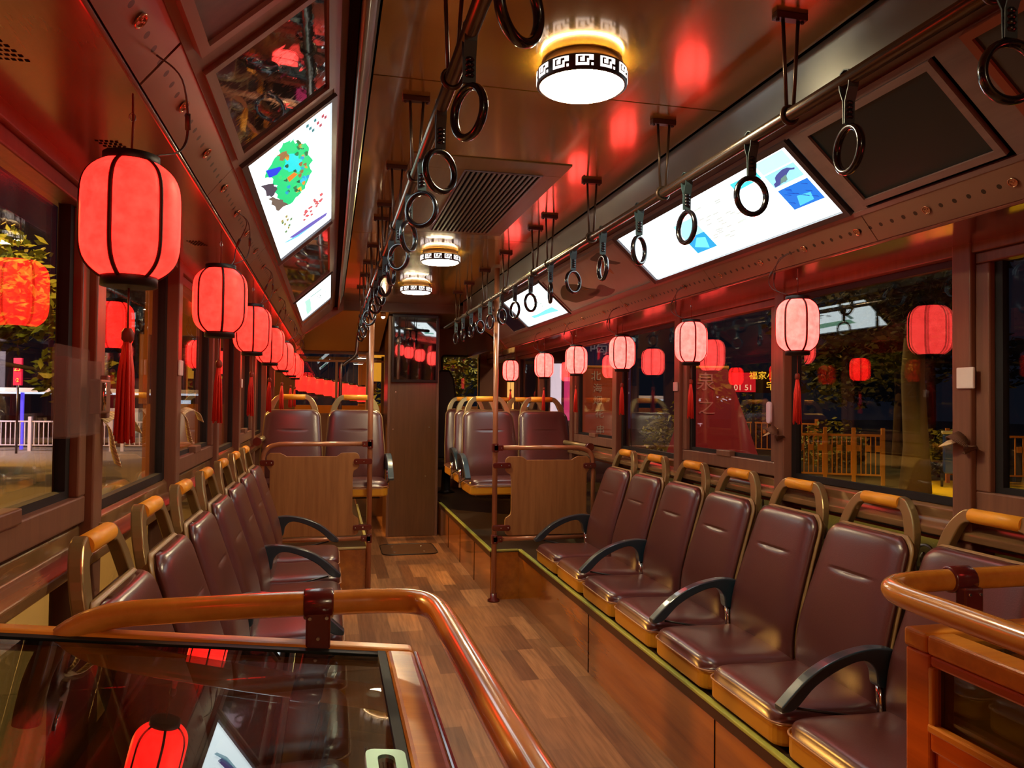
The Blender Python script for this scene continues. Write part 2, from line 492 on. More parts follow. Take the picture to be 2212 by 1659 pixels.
def lightbox(side, y0, y1, label, grp=None):
    t = thing('lightbox', label, 'lightbox', cove(side, (y0+y1)/2, .13, 0))
    t['_'] = 0; del t['_']
    off = Vector(t.location)
    def put(m, name, mat, par=None):
        o = m.build(name, mat, par or t)
        return o
    def loc(m):
        for i in range(len(m.v)): m.v[i] = tuple(Vector(m.v[i])-off)
        return m
    m = cframe(MB(), side, y0-.03, y1+.02, -.012, .272, .017, -.004, .012)
    put(loc(m), 'frame', P('lightbox_frame', (70, 62, 66), .3, metal=.3))
    m = crect(MB(), side, y0-.01, y1, .007, .255, -.002, .004)
    fc = put(loc(m), 'lit_face', M_SIGN)
    return t, loc, put, fc
def smooth2(pts):
    q = [Vector((a, b, 0)) for a, b in pts]; q = q[-1:]+q+q[:2]; c = catmull(q, 4)
    return [(p.x, p.y) for p in c[4:-4]]
def art(t, loc, put, fc, side, name, pts, col, k=1.0, lvl=.0048, jag=0.):
    if 'lettering' in name: k *= .62
    if jag:
        q = []
        n = len(pts)
        for i in range(n):
            a, b = pts[i], pts[(i+1) % n]
            q.append(a)
            for kk in (1, 2):
                q.append((a[0]+(b[0]-a[0])*kk/3+rnd.uniform(-jag, jag), a[1]+(b[1]-a[1])*kk/3+rnd.uniform(-jag, jag)*.5))
        pts = q
    m = cquad(MB(), side, pts, lvl-.0006, lvl)
    return put(loc(m), name, E('print_%d_%d_%d' % col, lin(col), k), fc)
# left big lightbox: island picture map
t, loc, put, fc = lightbox(-1, 1.87, 3.10, 'large lit white lightbox with a green island picture map, left cove')
A = lambda *a, **k: art(t, loc, put, fc, -1, *a, **k)
isl = [(1.93, .142), (1.98, .157), (2.07, .183), (2.18, .189), (2.27, .183), (2.35, .173), (2.42, .156), (2.44, .128), (2.46, .099), (2.41, .076), (2.33, .066), (2.22, .055), (2.17, .065), (2.11, .061), (2.05, .039), (2.0, .047), (1.97, .073), (1.93, .095), (1.91, .113)]
A('map_island', isl, (20, 205, 125), 1.1, jag=.02)
A('map_lake', [(2.0, .116), (2.07, .148), (2.17, .157), (2.21, .14), (2.14, .11), (2.08, .096)], (20, 215, 225), 1.1, .0056, jag=.012)
A('map_lake', [(2.0, .048), (2.05, .089), (2.07, .092), (2.09, .074), (2.07, .051)], (20, 60, 220), 1.1, .0056)
A('map_lake', [(2.28, .16), (2.33, .168), (2.36, .15), (2.3, .14)], (30, 190, 230), 1.1, .0056)
A('map_beach', [(2.18, .102), (2.18, .127), (2.22, .137), (2.23, .106)], (230, 130, 40), 1., .006)
A('map_beach', [(2.35, .125), (2.36, .143), (2.41, .143), (2.38, .122)], (235, 190, 50), 1., .006)
A('map_mountain', [(2.08, .021), (2.14, .058), (2.21, .066), (2.24, .04), (2.17, .03)], (70, 66, 80), 1., .006, jag=.012)
A('map_mountain', [(2.23, .029), (2.27, .051), (2.35, .074), (2.44, .089), (2.43, .052), (2.35, .044)], (110, 96, 84), 1., .006, jag=.012)
A('map_mountain', [(1.95, .085), (1.97, .115), (2.0, .12), (2.02, .1)], (150, 110, 70), 1., .006, jag=.01)
for k in range(34):
    a_, r_ = rnd.random()*6.28, rnd.random()**.6
    a, b = 2.18+.22*r_*math.cos(a_), .125+.055*r_*math.sin(a_)
    c_ = [(30, 120, 70), (60, 210, 120), (150, 110, 60), (30, 160, 210), (220, 150, 50), (20, 90, 60)][k % 6]
    A('map_detail', smooth2([(a, b), (a+.028*rnd.random()+.008, b+.004), (a+.03, b+.010), (a+.004, b+.008+.004*rnd.random())]), c_, 1., .0064)
A('map_forest', [(1.95, .145), (2.0, .16), (2.05, .165), (2.03, .15)], (40, 110, 60), 1., .006, jag=.015)
for k in range(26):   # small strokes of lettering
    a, b = (2.66+rnd.random()*.15, .13+rnd.random()*.035) if k < 13 else (2.60+rnd.random()*.14, .178+rnd.random()*.035)
    A('red_lettering', [(a, b), (a+.03, b+.004), (a+.026, b+.014), (a-.002, b+.008)], (226, 110, 115), 1.3, .0062)
A('purple_stroke', [(2.87, .065), (2.90, .161), (2.945, .243), (2.985, .234), (2.96, .14), (2.92, .08)], (110, 100, 190), 1., .0052)
A('blue_stroke', [(2.88, .04), (2.93, .10), (2.97, .18), (2.96, .10), (2.91, .05)], (110, 200, 230), 1.2, .0056)
for k in range(8):
    a, b = 1.9+.03*(k % 3)+rnd.random()*.02, .18+.008*k
    A('small_lettering', [(a, b), (a+.020, b), (a+.020, b+.008), (a, b+.008)], (60, 150, 160) if k < 4 else (210, 90, 110), 1., .0056)
for k in range(9):
    a, b = 2.5+rnd.random()*.25, .05+rnd.random()*.04
    A('small_lettering', [(a, b), (a+.03, b), (a+.03, b+.008), (a, b+.009)], (130, 180, 120) if k % 2 else (200, 190, 110), 1., .0056)
# left far lightbox
t, loc, put, fc = lightbox(-1, 4.46, 5.52, 'small lit white lightbox with a pale green block, far end of left cove')
A = lambda *a, **k: art(t, loc, put, fc, -1, *a, **k)
A('green_block', [(4.72, .06), (4.76, .10), (5.36, .095), (5.43, .055)], (150, 215, 180), 1.6, jag=.01)
A('grey_stroke', [(4.70, .105), (4.74, .19), (4.78, .19), (4.74, .10)], (130, 170, 160), 1.3, .0056)
for k in range(12):
    a, b = 4.9+rnd.random()*.4, .13+rnd.random()*.09
    A('small_lettering', [(a, b), (a+.05, b), (a+.05, b+.006), (a, b+.006)], (170, 190, 190), 1.3, .0056)
# right big lightbox: photographs on white
t, loc, put, fc = lightbox(1, 1.88, 3.13, 'large lit white lightbox with blue photographs, right cove')
A = lambda *a, **k: art(t, loc, put, fc, 1, *a, **k)
A('blue_photo', [(2.035, .066), (1.89, .066), (1.89, .143), (2.035, .143)], (28, 120, 225), 1., .0052)
A('pale_shape', [(2.0, .072), (1.93, .075), (1.92, .10), (1.98, .105)], (80, 200, 240), 1.1, .0058)
for k in range(12):
    a, b = 1.9+rnd.random()*.11, .075+rnd.random()*.06
    A('photo_line', [(a, b), (a+.02, b+.01), (a+.022, b+.012), (a+.002, b+.004)], (20, 70, 180), 1., .0062)
A('building_photo', [(2.035, .155), (1.89, .155), (1.89, .203), (2.035, .203)], (150, 215, 235), 1.2, .0052)
A('roof_shape', [(2.03, .157), (1.97, .16), (1.93, .185), (1.90, .187), (1.95, .198), (2.0, .185)], (70, 80, 150), 1., .0058, jag=.008)
A('roof_shape', [(2.0, .16), (1.96, .163), (1.95, .18), (1.98, .175)], (110, 150, 140), 1., .0062)
A('sky_photo', [(2.035, .207), (1.89, .207), (1.89, .25), (2.035, .25)], (170, 245, 250), 1.5, .0052)
A('sky_photo', [(2.20, .201), (2.05, .203), (2.05, .231), (2.20, .232)], (70, 205, 225), 1.3, .0052)
A('sea_photo', [(2.68, .122), (2.53, .122), (2.53, .19), (2.68, .19)], (150, 235, 240), 1.5, .0052)
A('sea_photo', [(2.68, .050), (2.53, .050), (2.53, .122), (2.68, .122)], (30, 165, 225), 1.1, .0052)
A('pale_shape', [(2.66, .08), (2.58, .055), (2.55, .10), (2.60, .112)], (110, 225, 235), 1.2, .0058)
for k in range(30):
    a, b = 2.25+rnd.random()*.24, .06+rnd.random()*.15
    A('pale_lettering', [(a, b), (a+.035, b), (a+.035, b+.005), (a, b+.005)], (214, 222, 214), 1.6, .0056)
# right far lightbox
t, loc, put, fc = lightbox(1, 4.43, 5.38, 'small lit white lightbox with a teal strip, far end of right cove')
A = lambda *a, **k: art(t, loc, put, fc, 1, *a, **k)
A('teal_strip', [(5.12, .072), (4.6, .077), (4.55, .035), (5.08, .048)], (110, 235, 210), 1.4, jag=.012)
for k in range(10):
    a, b = 4.6+rnd.random()*.4, .10+rnd.random()*.1
    A('small_lettering', [(a, b), (a+.05, b), (a+.05, b+.006), (a, b+.006)], (180, 210, 190), 1.4, .0056)
# unlit panels
def posterpanel(side, y0, y1, v0, v1, name, label, cat, mat, raised=0., frame=None):
    t = thing(name, label, cat, cove(side, (y0+y1)/2, .13, 0))
    off = Vector(t.location)
    def lc(m):
        for i in range(len(m.v)): m.v[i] = tuple(Vector(m.v[i])-off)
        return m
    lc(cframe(MB(), side, y0-.012, y1+.012, v0-.012, v1+.012, .018, -.003, .010+raised)).build('frame', frame or M_TRIM, t)
    o = lc(crect(MB(), side, y0, y1, v0, v1, -.002, .003+raised)).build('panel', mat, t)
    return t, lc, o
M_MP = P('gloss_black_film', (30, 34, 38), .03, spec=1., coat=1, coat_r=.02, bump=.12, bscale=7)
M_MP2 = P('gloss_brown_film', (74, 58, 56), .06, spec=1., coat=1, coat_r=.03, bump=.12, bscale=7)
M_DP = P('dark_blue_film', (8, 26, 32), .3, spec=.5, bump=.02, bscale=3)
posterpanel(-1, 1.335, 1.775, .0, .255, 'glossy_board', 'dark rippled glossy panel left of the island map lightbox', 'panel', M_MP)
posterpanel(-1, 3.19, 4.365, .0, .255, 'glossy_board', 'brown glossy unlit panel between the two left lightboxes', 'panel', M_MP2)
posterpanel(1, 1.35, 1.775, .012, .255, 'unlit_poster', 'flat dark blue unlit panel beside the right big lightbox', 'panel', M_DP)
tt, lc, o = posterpanel(1, 3.185, 4.37, .0, .255, 'painted_board', 'dull mauve painted panel with dark rocks between the right lightboxes', 'panel', P('mauve_print', (170, 142, 136), .35, var=.25, bscale=5, coat=.3))
for pts, c in (([(4.32, .1), (4.15, .17), (3.95, .14), (3.75, .06), (4.0, .035), (4.2, .045)], (62, 58, 44)), ([(3.95, .10), (3.9, .17), (3.87, .09)], (150, 100, 50)),
               ([(3.55, .23), (3.4, .24), (3.3, .15), (3.38, .16)], (70, 60, 60)), ([(3.5, .2), (3.47, .21), (3.45, .12), (3.47, .12)], (160, 100, 60)),
               ([(3.95, .06), (3.7, .09), (3.6, .03), (3.8, .02)], (86, 60, 62))):
    q = []
    for i in range(len(pts)):
        a, b = pts[i], pts[(i+1) % len(pts)]
        q += [a, (a[0]+(b[0]-a[0])/2+rnd.uniform(-.03, .03), a[1]+(b[1]-a[1])/2+rnd.uniform(-.012, .012))]
    q = smooth2(q)
    lc(cquad(MB(), 1, q, .0028, .0036)).build('painted_rock', P('rock_%d' % c[0], c, .4, var=.3, bscale=60), o)
posterpanel(1, 5.42, 5.84, .0, .255, 'unlit_poster', 'navy unlit panel behind the far right lightbox', 'panel', P('navy_film', (14, 18, 50), .3))
posterpanel(-1, 5.56, 5.84, .0, .255, 'end_board', 'plain brown end panel behind the far left lightbox', 'panel', M_SOFF)
# near raised panels (partly in frame)
posterpanel(-1, .55, 1.225, -.0, .27, 'access_hatch', 'purple-brown wood access panel in a raised rounded frame, upper left', 'panel', wood('plum_wood', (104, 74, 78), (122, 90, 92), 'X', 30, rough=.45), raised=.012, frame=P('plum_frame', (150, 112, 108), .3))
posterpanel(1, .55, 1.225, -.0, .27, 'access_hatch', 'grey glossy panel in a raised red-brown frame, upper right corner', 'panel', P('grey_gloss', (60, 58, 60), .12, spec=.6, bump=.05, bscale=6), raised=.012, frame=P('red_frame', (140, 66, 46), .3))

# ---- outer walls: posts, windows, sills
GL, GR = -.52, 1.725
POST_Y = {-1: [.00, .90, 1.79, 2.67, 3.58, 4.42, 5.28, 6.15, 7.0], 1: [-.02, .88, 1.765, 2.645, 3.54, 4.405, 5.27, 6.15, 7.0]}
wn = 1
for side in (-1, 1):
    G = GL if side < 0 else GR
    zo = .025 if side < 0 else 0.
    inn = -side                      # direction to the inside
    nm = 'left' if side < 0 else 'right'
    # lower wall, body side
    m = MB()
    m.box(G-inn*.02, G-inn*.05, Y0, YR, 0, .46)
    m.box(G+inn*.0, G-inn*.05, Y0, YR, .86+zo, .945+zo)
    m.box(G-inn*.02, G-inn*.06, Y0, YR, 1.66, 2.0)
    m.box(G+inn*.005, G-inn*.05, YR-1.3, YR, .46, .9)
    struct(m.build('wall_'+nm, M_WALLW))
    # sill ledges: two stepped mouldings
    m = MB()
    m.prism([(G+inn*.055, .885+zo), (G+inn*.055, .905+zo), (G+inn*.02, .925+zo), (G+inn*.02, .955+zo), (G+inn*.006, .965+zo), (G-inn*.02, .965+zo), (G-inn*.02, .875+zo), (G+inn*.03, .875+zo)], 'Y', Y0, YR)
    struct(m.build('trim_%d' % tn, M_SILL, bevel=.003)); tn += 1
    # header rail
    m = MB().box(G+inn*.04, G-inn*.03, Y0, YR, 1.664, 1.700)
    struct(m.build('trim_%d' % tn, M_FRAME, bevel=.003)); tn += 1
    for k, y in enumerate(POST_Y[side]):
        m = MB().box(G+inn*.045, G-inn*.035, y-.032, y+.032, .0, 1.70)
        if side > 0: m = MB().box(G+inn*.045, G-inn*.035, y-.032, y+.032, .31, 1.70)
        struct(m.build('trim_%d' % tn, M_POST, bevel=.004)); tn += 1
    ys = POST_Y[side]
    for k in range(len(ys)-1):
        a, b = ys[k]+.033, ys[k+1]-.033
        framed = (k % 2 == 1) if True else False
        wE = structE('window_%d' % wn); wn += 1
        zb, zt = .966+zo, 1.663
        if framed:
            wd = .055
            m = MB()
            xi, xo = G+inn*.03, G-inn*.01
            m.box(xi, xo, a, b, zb, zb+wd); m.box(xi, xo, a, b, zt-.03, zt)
            m.box(xi, xo, a, a+.045, zb+wd, zt-.03); m.box(xi, xo, b-.045, b, zb+wd, zt-.03)
            m.build('sash_frame', M_FRAME, wE, bevel=.004)
            m = MB()
            m.box(G+inn*.012, G-inn*.008, a+.045, a+.07, zb+wd, zt-.03); m.box(G+inn*.012, G-inn*.008, b-.07, b-.045, zb+wd, zt-.03)
            m.box(G+inn*.012, G-inn*.008, a+.07, b-.07, zb+wd, zb+wd+.016)
            m.build('rubber_seal', M_DARK, wE)
            mid = (a+b)/2
            m = MB().box(G+inn*.036, G+inn*.005, mid-.06, mid+.06, zb+wd-.004, zb+wd+.022)
            m.build('latch_plate', M_FRAME, wE, bevel=.003)
        else:
            m = MB()
            for q in ((a, a+.03), (b-.03, b)): m.box(G+inn*.010, G-inn*.01, q[0], q[1], zb, zt)
            m.box(G+inn*.010, G-inn*.01, a+.03, b-.03, zb, zb+.022); m.box(G+inn*.010, G-inn*.01, a+.03, b-.03, zt-.02, zt)
            m.build('rubber_seal', M_DARK, wE)
        MB().box(G-inn*.001, G-inn*.006, a, b, zb, zt).build('glass', M_GLASS, wE)
        # low window below the sill
        MB().box(G-inn*.026, G-inn*.031, a, b, .46, .86+zo).build('low_glass', M_GLASS, wE)
# scroll ironwork in the low windows behind the right seats
def scroll(y, side, i):
    G = GR if side > 0 else GL; inn = -side
    m = MB()
    for s in (-1, 1):
        pts = []
        for k in range(26):
            a = k/25*PI*2.3
            r = .045*(1-k/25*.62)
            pts.append((0, s*(.052-r*math.cos(a)), .30+r*math.sin(a)))
        pts = [(0, s*.007, .0), (0, s*.007, .15), (0, s*.007, .28)]+pts
        m.tube(pts, .0045, 6)
    m.box(-.004, .004, -.11, .11, .0, .012)
    o = m.build('scroll_ironwork', M_IRON, loc=(G+inn*.012, y, .50))
    return o
for i in range(11):
    y = 1.98+i*.25
    tag(scroll(y, 1, i), '%s pale scrolled iron ornament in the low window behind the right seats' % (ORD[i]), 'ironwork', 'scroll ironwork on the right side')

# door-like lower body below the left near windows is plain wood (wall_left)

# platforms
m = MB()
m.box(1.18, GR-.01, 1.14, 4.75, 0, .295)
m.box(.995, GR-.01, 4.75, YR, 0, .295)
pf = m.build('raised_platform', M_RISER); tag(pf, 'long raised wooden platform under the right-hand seats', 'platform')
MB().box(1.20, GR-.01, 1.14, 4.75, .295, .305).build('platform_deck', P('dark_vinyl_deck', (66, 52, 40), .4), pf)
MB().box(1.02, GR-.01, 4.75, YR, .295, .305).build('platform_deck', MATS['dark_vinyl_deck'], pf)
m = MB().box(1.174, 1.196, 1.14, 4.75, .301, .313)
m.box(.989, 1.012, 4.75, 7.05, .301, .313)
m.box(1.012, 1.174, 4.743, 4.765, .301, .313)
m.build('edge_strip', M_LIME, pf, bevel=.003)
m = MB().box(1.1765, 1.181, 1.14, 4.75, .268, .300); m.box(.991, .996, 4.745, 7.05, .268, .300)
m.build('wood_lip', P('lip_brown', (70, 40, 20), .35), pf)
m = MB()
for y in (2.2, 3.4): m.box(1.1775, 1.180, y, y+.003, 0, .285)
for y in (5.3, 5.9, 6.5): m.box(.9925, .995, y, y+.003, 0, .285)
m.build('panel_joint', M_BLACK, pf)
m = MB().box(GL+.01, .25, 5.0, YR, 0, .295)
pl = m.build('raised_platform', M_RISER); tag(pl, 'raised wooden platform under the rear left pair of seats', 'platform')
MB().box(GL+.01, .235, 5.02, YR, .295, .305).build('platform_deck', MATS['dark_vinyl_deck'], pl)
m = MB().box(GL+.01, .258, 4.992, 5.02, .298, .312); m.box(.240, .258, 5.02, 7.05, .298, .312)
m.build('edge_strip', M_ALU, pl, bevel=.003)
# wooden plinth under the left seats
tag(MB().box(GL+.01, -.02, 1.30, 4.52, 0, .30).build('seat_plinth', M_RISER), 'low wooden plinth below the left row of side seats', 'plinth')

# rear end: column, header, rear wall with windows
cl = thing('service_column', 'tall brown wood column at the end of the aisle', 'column', (.745, 7.1, 0))
MB().box(-.225, .225, 0, .62, 0, 2.02).build('casing', M_COLW, cl, bevel=.006)
m = MB().box(-.235, -.21, -.012, .0, 0, 2.02); m.box(.21, .235, -.012, .0, 0, 2.02)
m.build('corner_moulding', M_FRAME, cl, bevel=.003)
m = MB()
for x, z in ((-.16, 1.32), (.15, 1.0), (-.18, .98), (.12, .55)): m.lathe([(.006, 0), (.006, .004)], 8, (x, z, 0))
for i in range(len(m.v)): a = m.v[i]; m.v[i] = (a[0], -.001-a[2], a[1])
m.build('screw_head', M_BOLT, cl)
tv = thing('wall_screen', 'tall black dark screen on the upper half of the service column', 'screen', (.75, 7.06, 1.72), math.radians(2.6))
tv.rotation_euler[0] = math.radians(3.0)
m = MB()
m.box(-.212, .212, -.03, .0, -.31, -.285); m.box(-.212, .212, -.03, 0, .285, .31); m.box(-.212, -.192, -.03, 0, -.285, .285); m.box(.192, .212, -.03, 0, -.285, .285)
m.build('bezel', P('black_bezel', (8, 7, 8), .3), tv, bevel=.002)
MB().box(-.195, .195, -.022, -.004, -.288, .288).build('screen_glass', P('screen_black', (6, 5, 14), .04, spec=1., coat=1, coat_r=.02, bump=.06, bscale=5), tv)
MATS['screen_black'].node_tree.nodes['Principled BSDF'].inputs['Coat IOR'].default_value = 2.2
# header beam over the rear section and lowered rear ceiling
m = MB()
m.box(X(-1, 1.12), X(1, 1.12), 6.78, 6.84, 2.02, ZC)
m.box(X(-1, 1.12), X(1, 1.12), 6.84, YR, 2.03, 2.07)
struct(m.build('ceiling_rear', P('rear_ceiling_brown', (96, 62, 40), .4)))
# corner cheeks closing the coves at the back
for side in (-1, 1):
    m = MB().prism([(X(side, .50), 2.09), (X(side, .50), 1.98), (X(side, .80), 1.78), (X(side, .87), 1.70), (X(side, 1.14), 1.69), (X(side, 1.14), 2.09)], 'Y', 6.42, 6.50)
    struct(m.build('trim_%d' % tn, M_SOFF)); tn += 1
    m = MB().prism([(X(side, .83), 1.98), (X(side, .87), 1.72), (X(side, 1.14), 1.70), (X(side, 1.14), 2.06)], 'Y', 6.5, YR)
    struct(m.build('trim_%d' % tn, M_SOFF)); tn += 1
    sp = MB().lathe([(.05, 0), (.05, .008), (.04, .01)], 20)
    for i in range(len(sp.v)): a = sp.v[i]; sp.v[i] = (a[0], -a[2], a[1])
    o = sp.build('round_speaker', P('speaker_black', (10, 9, 9), .6), loc=(X(side, .74), 6.418, 1.93 if side > 0 else 1.92))
    tag(o, 'small round black speaker in the rear corner of the %s cove' % ('right' if side > 0 else 'left'), 'speaker')
# rear wall
m = MB()
m.box(X(-1, 1.16), X(1, 1.16), YR, YR+.05, 0, 1.10)
m.box(X(-1, 1.16), X(1, 1.16), YR, YR+.05, 1.73, 2.07)
m.box(X(-1, 1.16), -.36, YR, YR+.05, 1.10, 1.73)
m.box(.60, 1.19, YR, YR+.05, 1.10, 1.73)
m.box(1.59, X(1, 1.16), YR, YR+.05, 1.10, 1.73)
struct(m.build('wall_rear', P('rear_wall_tan', (120, 78, 40), .45)))
# sloping tan bulkhead above the left rear window
m = MB().prism([(6.9, 2.03), (8.3, 1.76), (8.34, 1.76), (8.34, 2.03)], 'X', -.40, .50)
struct(m.build('trim_%d' % tn, P('bulkhead_tan', (190, 130, 60), .35))); tn += 1
wE = structE('window_%d' % wn); wn += 1
MB().box(-.36, .60, YR+.02, YR+.025, 1.10, 1.73).build('glass', M_GLASS, wE)
m = MB()
m.box(-.36, .60, YR-.02, YR+.03, 1.645, 1.665)
m.box(.05, .075, YR-.03, YR+.03, 1.10, 1.645)
m.box(.37, .42, YR-.05, YR+.03, 1.10, 1.75)
m.build('window_bar', P('tan_bar', (190, 140, 70), .4), wE)
wE = structE('window_%d' % wn); wn += 1
MB().box(1.19, 1.59, YR+.02, YR+.025, 1.10, 1.73).build('glass', M_GLASS, wE)
m = MB(); pts = [(x, YR-.01, z) for x, z in rrect(.41, .64, .03, 4, 1.39, 1.415)]
m.tube(pts, .012, 6, closed=True).build('rubber_seal', M_DARK, wE)
# front bulkhead far behind the camera closes the saloon
m = MB().box(X(-1, 1.16), X(1, 1.16), Y0-.05, Y0, 0, ZC+.02)
struct(m.build('wall_front', M_WALLW))

# driver-style dark seat behind the rows on the right
t = thing('driver_chair', 'dark high-backed round-topped seat beside the column near the rear window', 'seat', (1.17, 8.05, .0))
m = MB()
prof = [(-.05, .60), (-.13, .62), (-.15, .9), (-.14, 1.2), (-.10, 1.48), (-.05, 1.57), (.05, 1.57), (.10, 1.48), (.14, 1.2), (.15, .9), (.13, .62), (.05, .60)]
m.prism(prof, 'Y', -.04, .05).build('backrest', P('dark_seat_cloth', (26, 18, 18), .5), t, bevel=.02)
MB().box(-.17, .17, -.36, -.02, .55, .66).build('seat', MATS['dark_seat_cloth'], t, bevel=.03)
MB().lathe([(.10, .305), (.05, .33), (.04, .55)], 14, (0, -.18, 0)).build('pedestal', M_LEG, t)

# ================================================================== CEILING LAMPS
def keytile(m, a0, a1, r, z0, z1, t=.0012):
    """greek-key tile: a white square with a key groove left out, wrapped on the drum"""
    cells = ["11111", "10001", "10111", "10101", "11101"]
    cells = ["111111", "100001", "101101", "101011", "101001", "111011"]
    cells = ["11101111", "11101111", "11101001", "11101001", "10001011", "10111011", "10000011", "11111111"]
    cells = ["11111111", "10010011", "10110011", "10110111", "10110100", "10000100", "11111101", "11111101"]
    n = len(cells)
    for i, row in enumerate(cells):
        for j, c in enumerate(row):
            if c != '1': continue
            b0 = a0+(a1-a0)*j/n; b1 = a0+(a1-a0)*(j+1)/n
            q0 = z1-(z1-z0)*i/n; q1 = z1-(z1-z0)*(i+1)/n
            vs = [(r*math.cos(b), r*math.sin(b), q) for b in (b0, b1) for q in (q1, q0)]
            vs2 = [((r-t)*math.cos(b), (r-t)*math.sin(b), q) for b in (b0, b1) for q in (q1, q0)]
            m.add(vs+vs2, [(0, 2, 3, 1), (4, 5, 7, 6), (0, 1, 5, 4), (2, 6, 7, 3), (0, 4, 6, 2), (1, 3, 7, 5)])
M_KEY = E('lamp_key_glow', (1, .9, .85), 1.4)
M_LBASE = P('lamp_base_tan', (176, 140, 96), .5)
M_LBAND = P('lamp_band_dark', (38, 18, 14), .4)
def make_lamp(label):
    t = thing('ceiling_lamp', label, 'lamp', (.6, 1.815, ZC), 0, 'round ceiling lamps')
    MB().lathe([(.092, 0), (.092, -.012), (.10, -.014), (.10, -.026)], 40).build('base_ring', M_LBASE, t)
    m = MB().lathe([(.1125, -.026), (.1125, -.061), (.106, -.0635), (.104, -.061), (.104, -.026), (.1125, -.026)], 56, caps=False)
    m.build('dark_band', M_LBAND, t)
    for k in range(12):
        m = MB(); a = 2*PI*k/12
        keytile(m, a+.075, a+2*PI/12-.075, .1138, -.056, -.0305)
        m.build('key_tile', M_KEY, t)
    MB().lathe([(.1025, -.05), (.1035, -.0615), (.099, -.066), (.08, -.0685), (.04, -.07), (.0, -.0702)][:-1], 48).build('diffuser', M_LAMP, t)
    return t
lamp = make_lamp('round ceiling lamp with Greek key band, nearest and largest of the three in view')
for y, lb in ((4.35, 'round ceiling lamp with key band just beyond the ceiling vent'), (5.62, 'round ceiling lamp with key band, farthest, near the service column'),
              (-.75, 'round ceiling lamp behind the viewpoint')):
    dup(lamp, loc=(.6, y, ZC), label=lb)

t = thing('rear_lamp', 'small bright round lamp under the rear header left of the column', 'lamp', (.445, 6.86, 1.985))
MB().lathe([(.022, .035), (.022, .0), (.018, -.004)], 16).build('housing', M_LBASE, t)
MB().lathe([(.017, -.003), (.014, -.012), (.006, -.018)], 16).build('bulb', E('bulb_warm', (1, .78, .45), 160), t)
# ceiling vent
t = thing('ceiling_vent', 'rectangular wooden ceiling vent with a ribbed grey grille', 'vent', (.545, 3.22, ZC))
m = MB()
x0, x1, y0, y1 = -.285, .29, -.60, .62
gx0, gx1, gy0, gy1 = -.075, .215, -.46, .55
mv = wood('vent_wood', (112, 82, 42), (134, 102, 56), 'Y', 22, rough=.4)
z0, z1 = -.004, 0
m.box(x0, x1, y0, gy0, z0, z1); m.box(x0, x1, gy1, y1, z0, z1); m.box(x0, gx0, gy0, gy1, z0, z1); m.box(gx1, x1, gy0, gy1, z0, z1)
m.build('frame', mv, t, bevel=.003)
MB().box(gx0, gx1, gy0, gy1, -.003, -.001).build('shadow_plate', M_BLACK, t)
m = MB()
for k in range(15):
    xx = gx0+.008+k*(gx1-gx0-.012)/14.2
    m.box(xx, xx+.0085, gy0, gy1, -.010, -.003)
m.build('grille', P('grille_grey', (130, 128, 112), .4, metal=.3), t)
cframe_ = MB(); pts = [(gx0, gy0, -.006), (gx1, gy0, -.006), (gx1, gy1, -.006), (gx0, gy1, -.006)]
cframe_.tube(pts, .004, 4, closed=True).build('grille_rim', M_TRIM, t)

# ================================================================== OVERHEAD RAILS
RX = {-1: .222, 1: .962}
RZ = 1.877
HANG = {-1: [-.2, .45, .95, 1.475, 2.14, 2.79, 3.35, 3.61, 4.27, 4.80, 5.3, 5.9], 1: [-.2, .45, .95, 1.475, 2.13, 2.78, 3.36, 3.61, 4.26, 4.87, 5.44, 5.95]}
STRY = [.92, 1.28, 1.63, 1.97, 2.31, 2.65, 3.0, 3.34, 3.68, 4.03, 4.35, 4.68, 5.01, 5.35, 5.69, 6.02]
def hanger(parent, y):
    m = MB()
    m.tube([(-.017, y, ZC-.012-RZ), (-.008, y, .016)], .0042, 8)
    m.tube([(.020, y, ZC-.012-RZ), (.009, y, .016)], .0042, 8)
    ring = [(.019*math.cos(a), y, .019*math.sin(a)) for a in [2*PI*k/16 for k in range(16)]]
    m.tube(ring, .0045, 6, closed=True)
    h = m.build('hanger', P('hanger_steel', (84, 66, 52), .3, metal=.6), parent)
    p = MB().box(-.038, .038, y-.011, y+.011, ZC-.014-RZ, ZC-RZ); 
    for s in (-1, 1): p.lathe([(.005, 0), (.004, -.005)], 8, (s*.03, y, ZC-.014-RZ))
    p.build('ceiling_plate', P('hanger_plate', (66, 30, 24), .35), h, bevel=.002)
for side in (-1, 1):
    nm = 'left' if side < 0 else 'right'
    t = thing('overhead_rail', 'long brown steel handrail hung from the ceiling on the %s of the aisle' % nm, 'handrail', (RX[side], 0, RZ))
    if side > 0:
        pts = [(0, Y0+.1, 0), (0, 6.6, 0)]
    else:
        pts = [(0, Y0+.1, 0), (0, 6.2, 0)]+[tuple(v) for v in catmull([(0, 6.3, -.005), (-.005, 6.48, -.08), (-.012, 6.5, -.2), (-.03, 6.5, -.27), (-.12, 6.5, -.345), (-.14, 6.5, -.42), (-.14, 6.5, -1.30)], 4)]
    MB().tube(pts, .0145, 14).build('tube', M_RAIL, t)
    for y in HANG[side]: hanger(t, y)
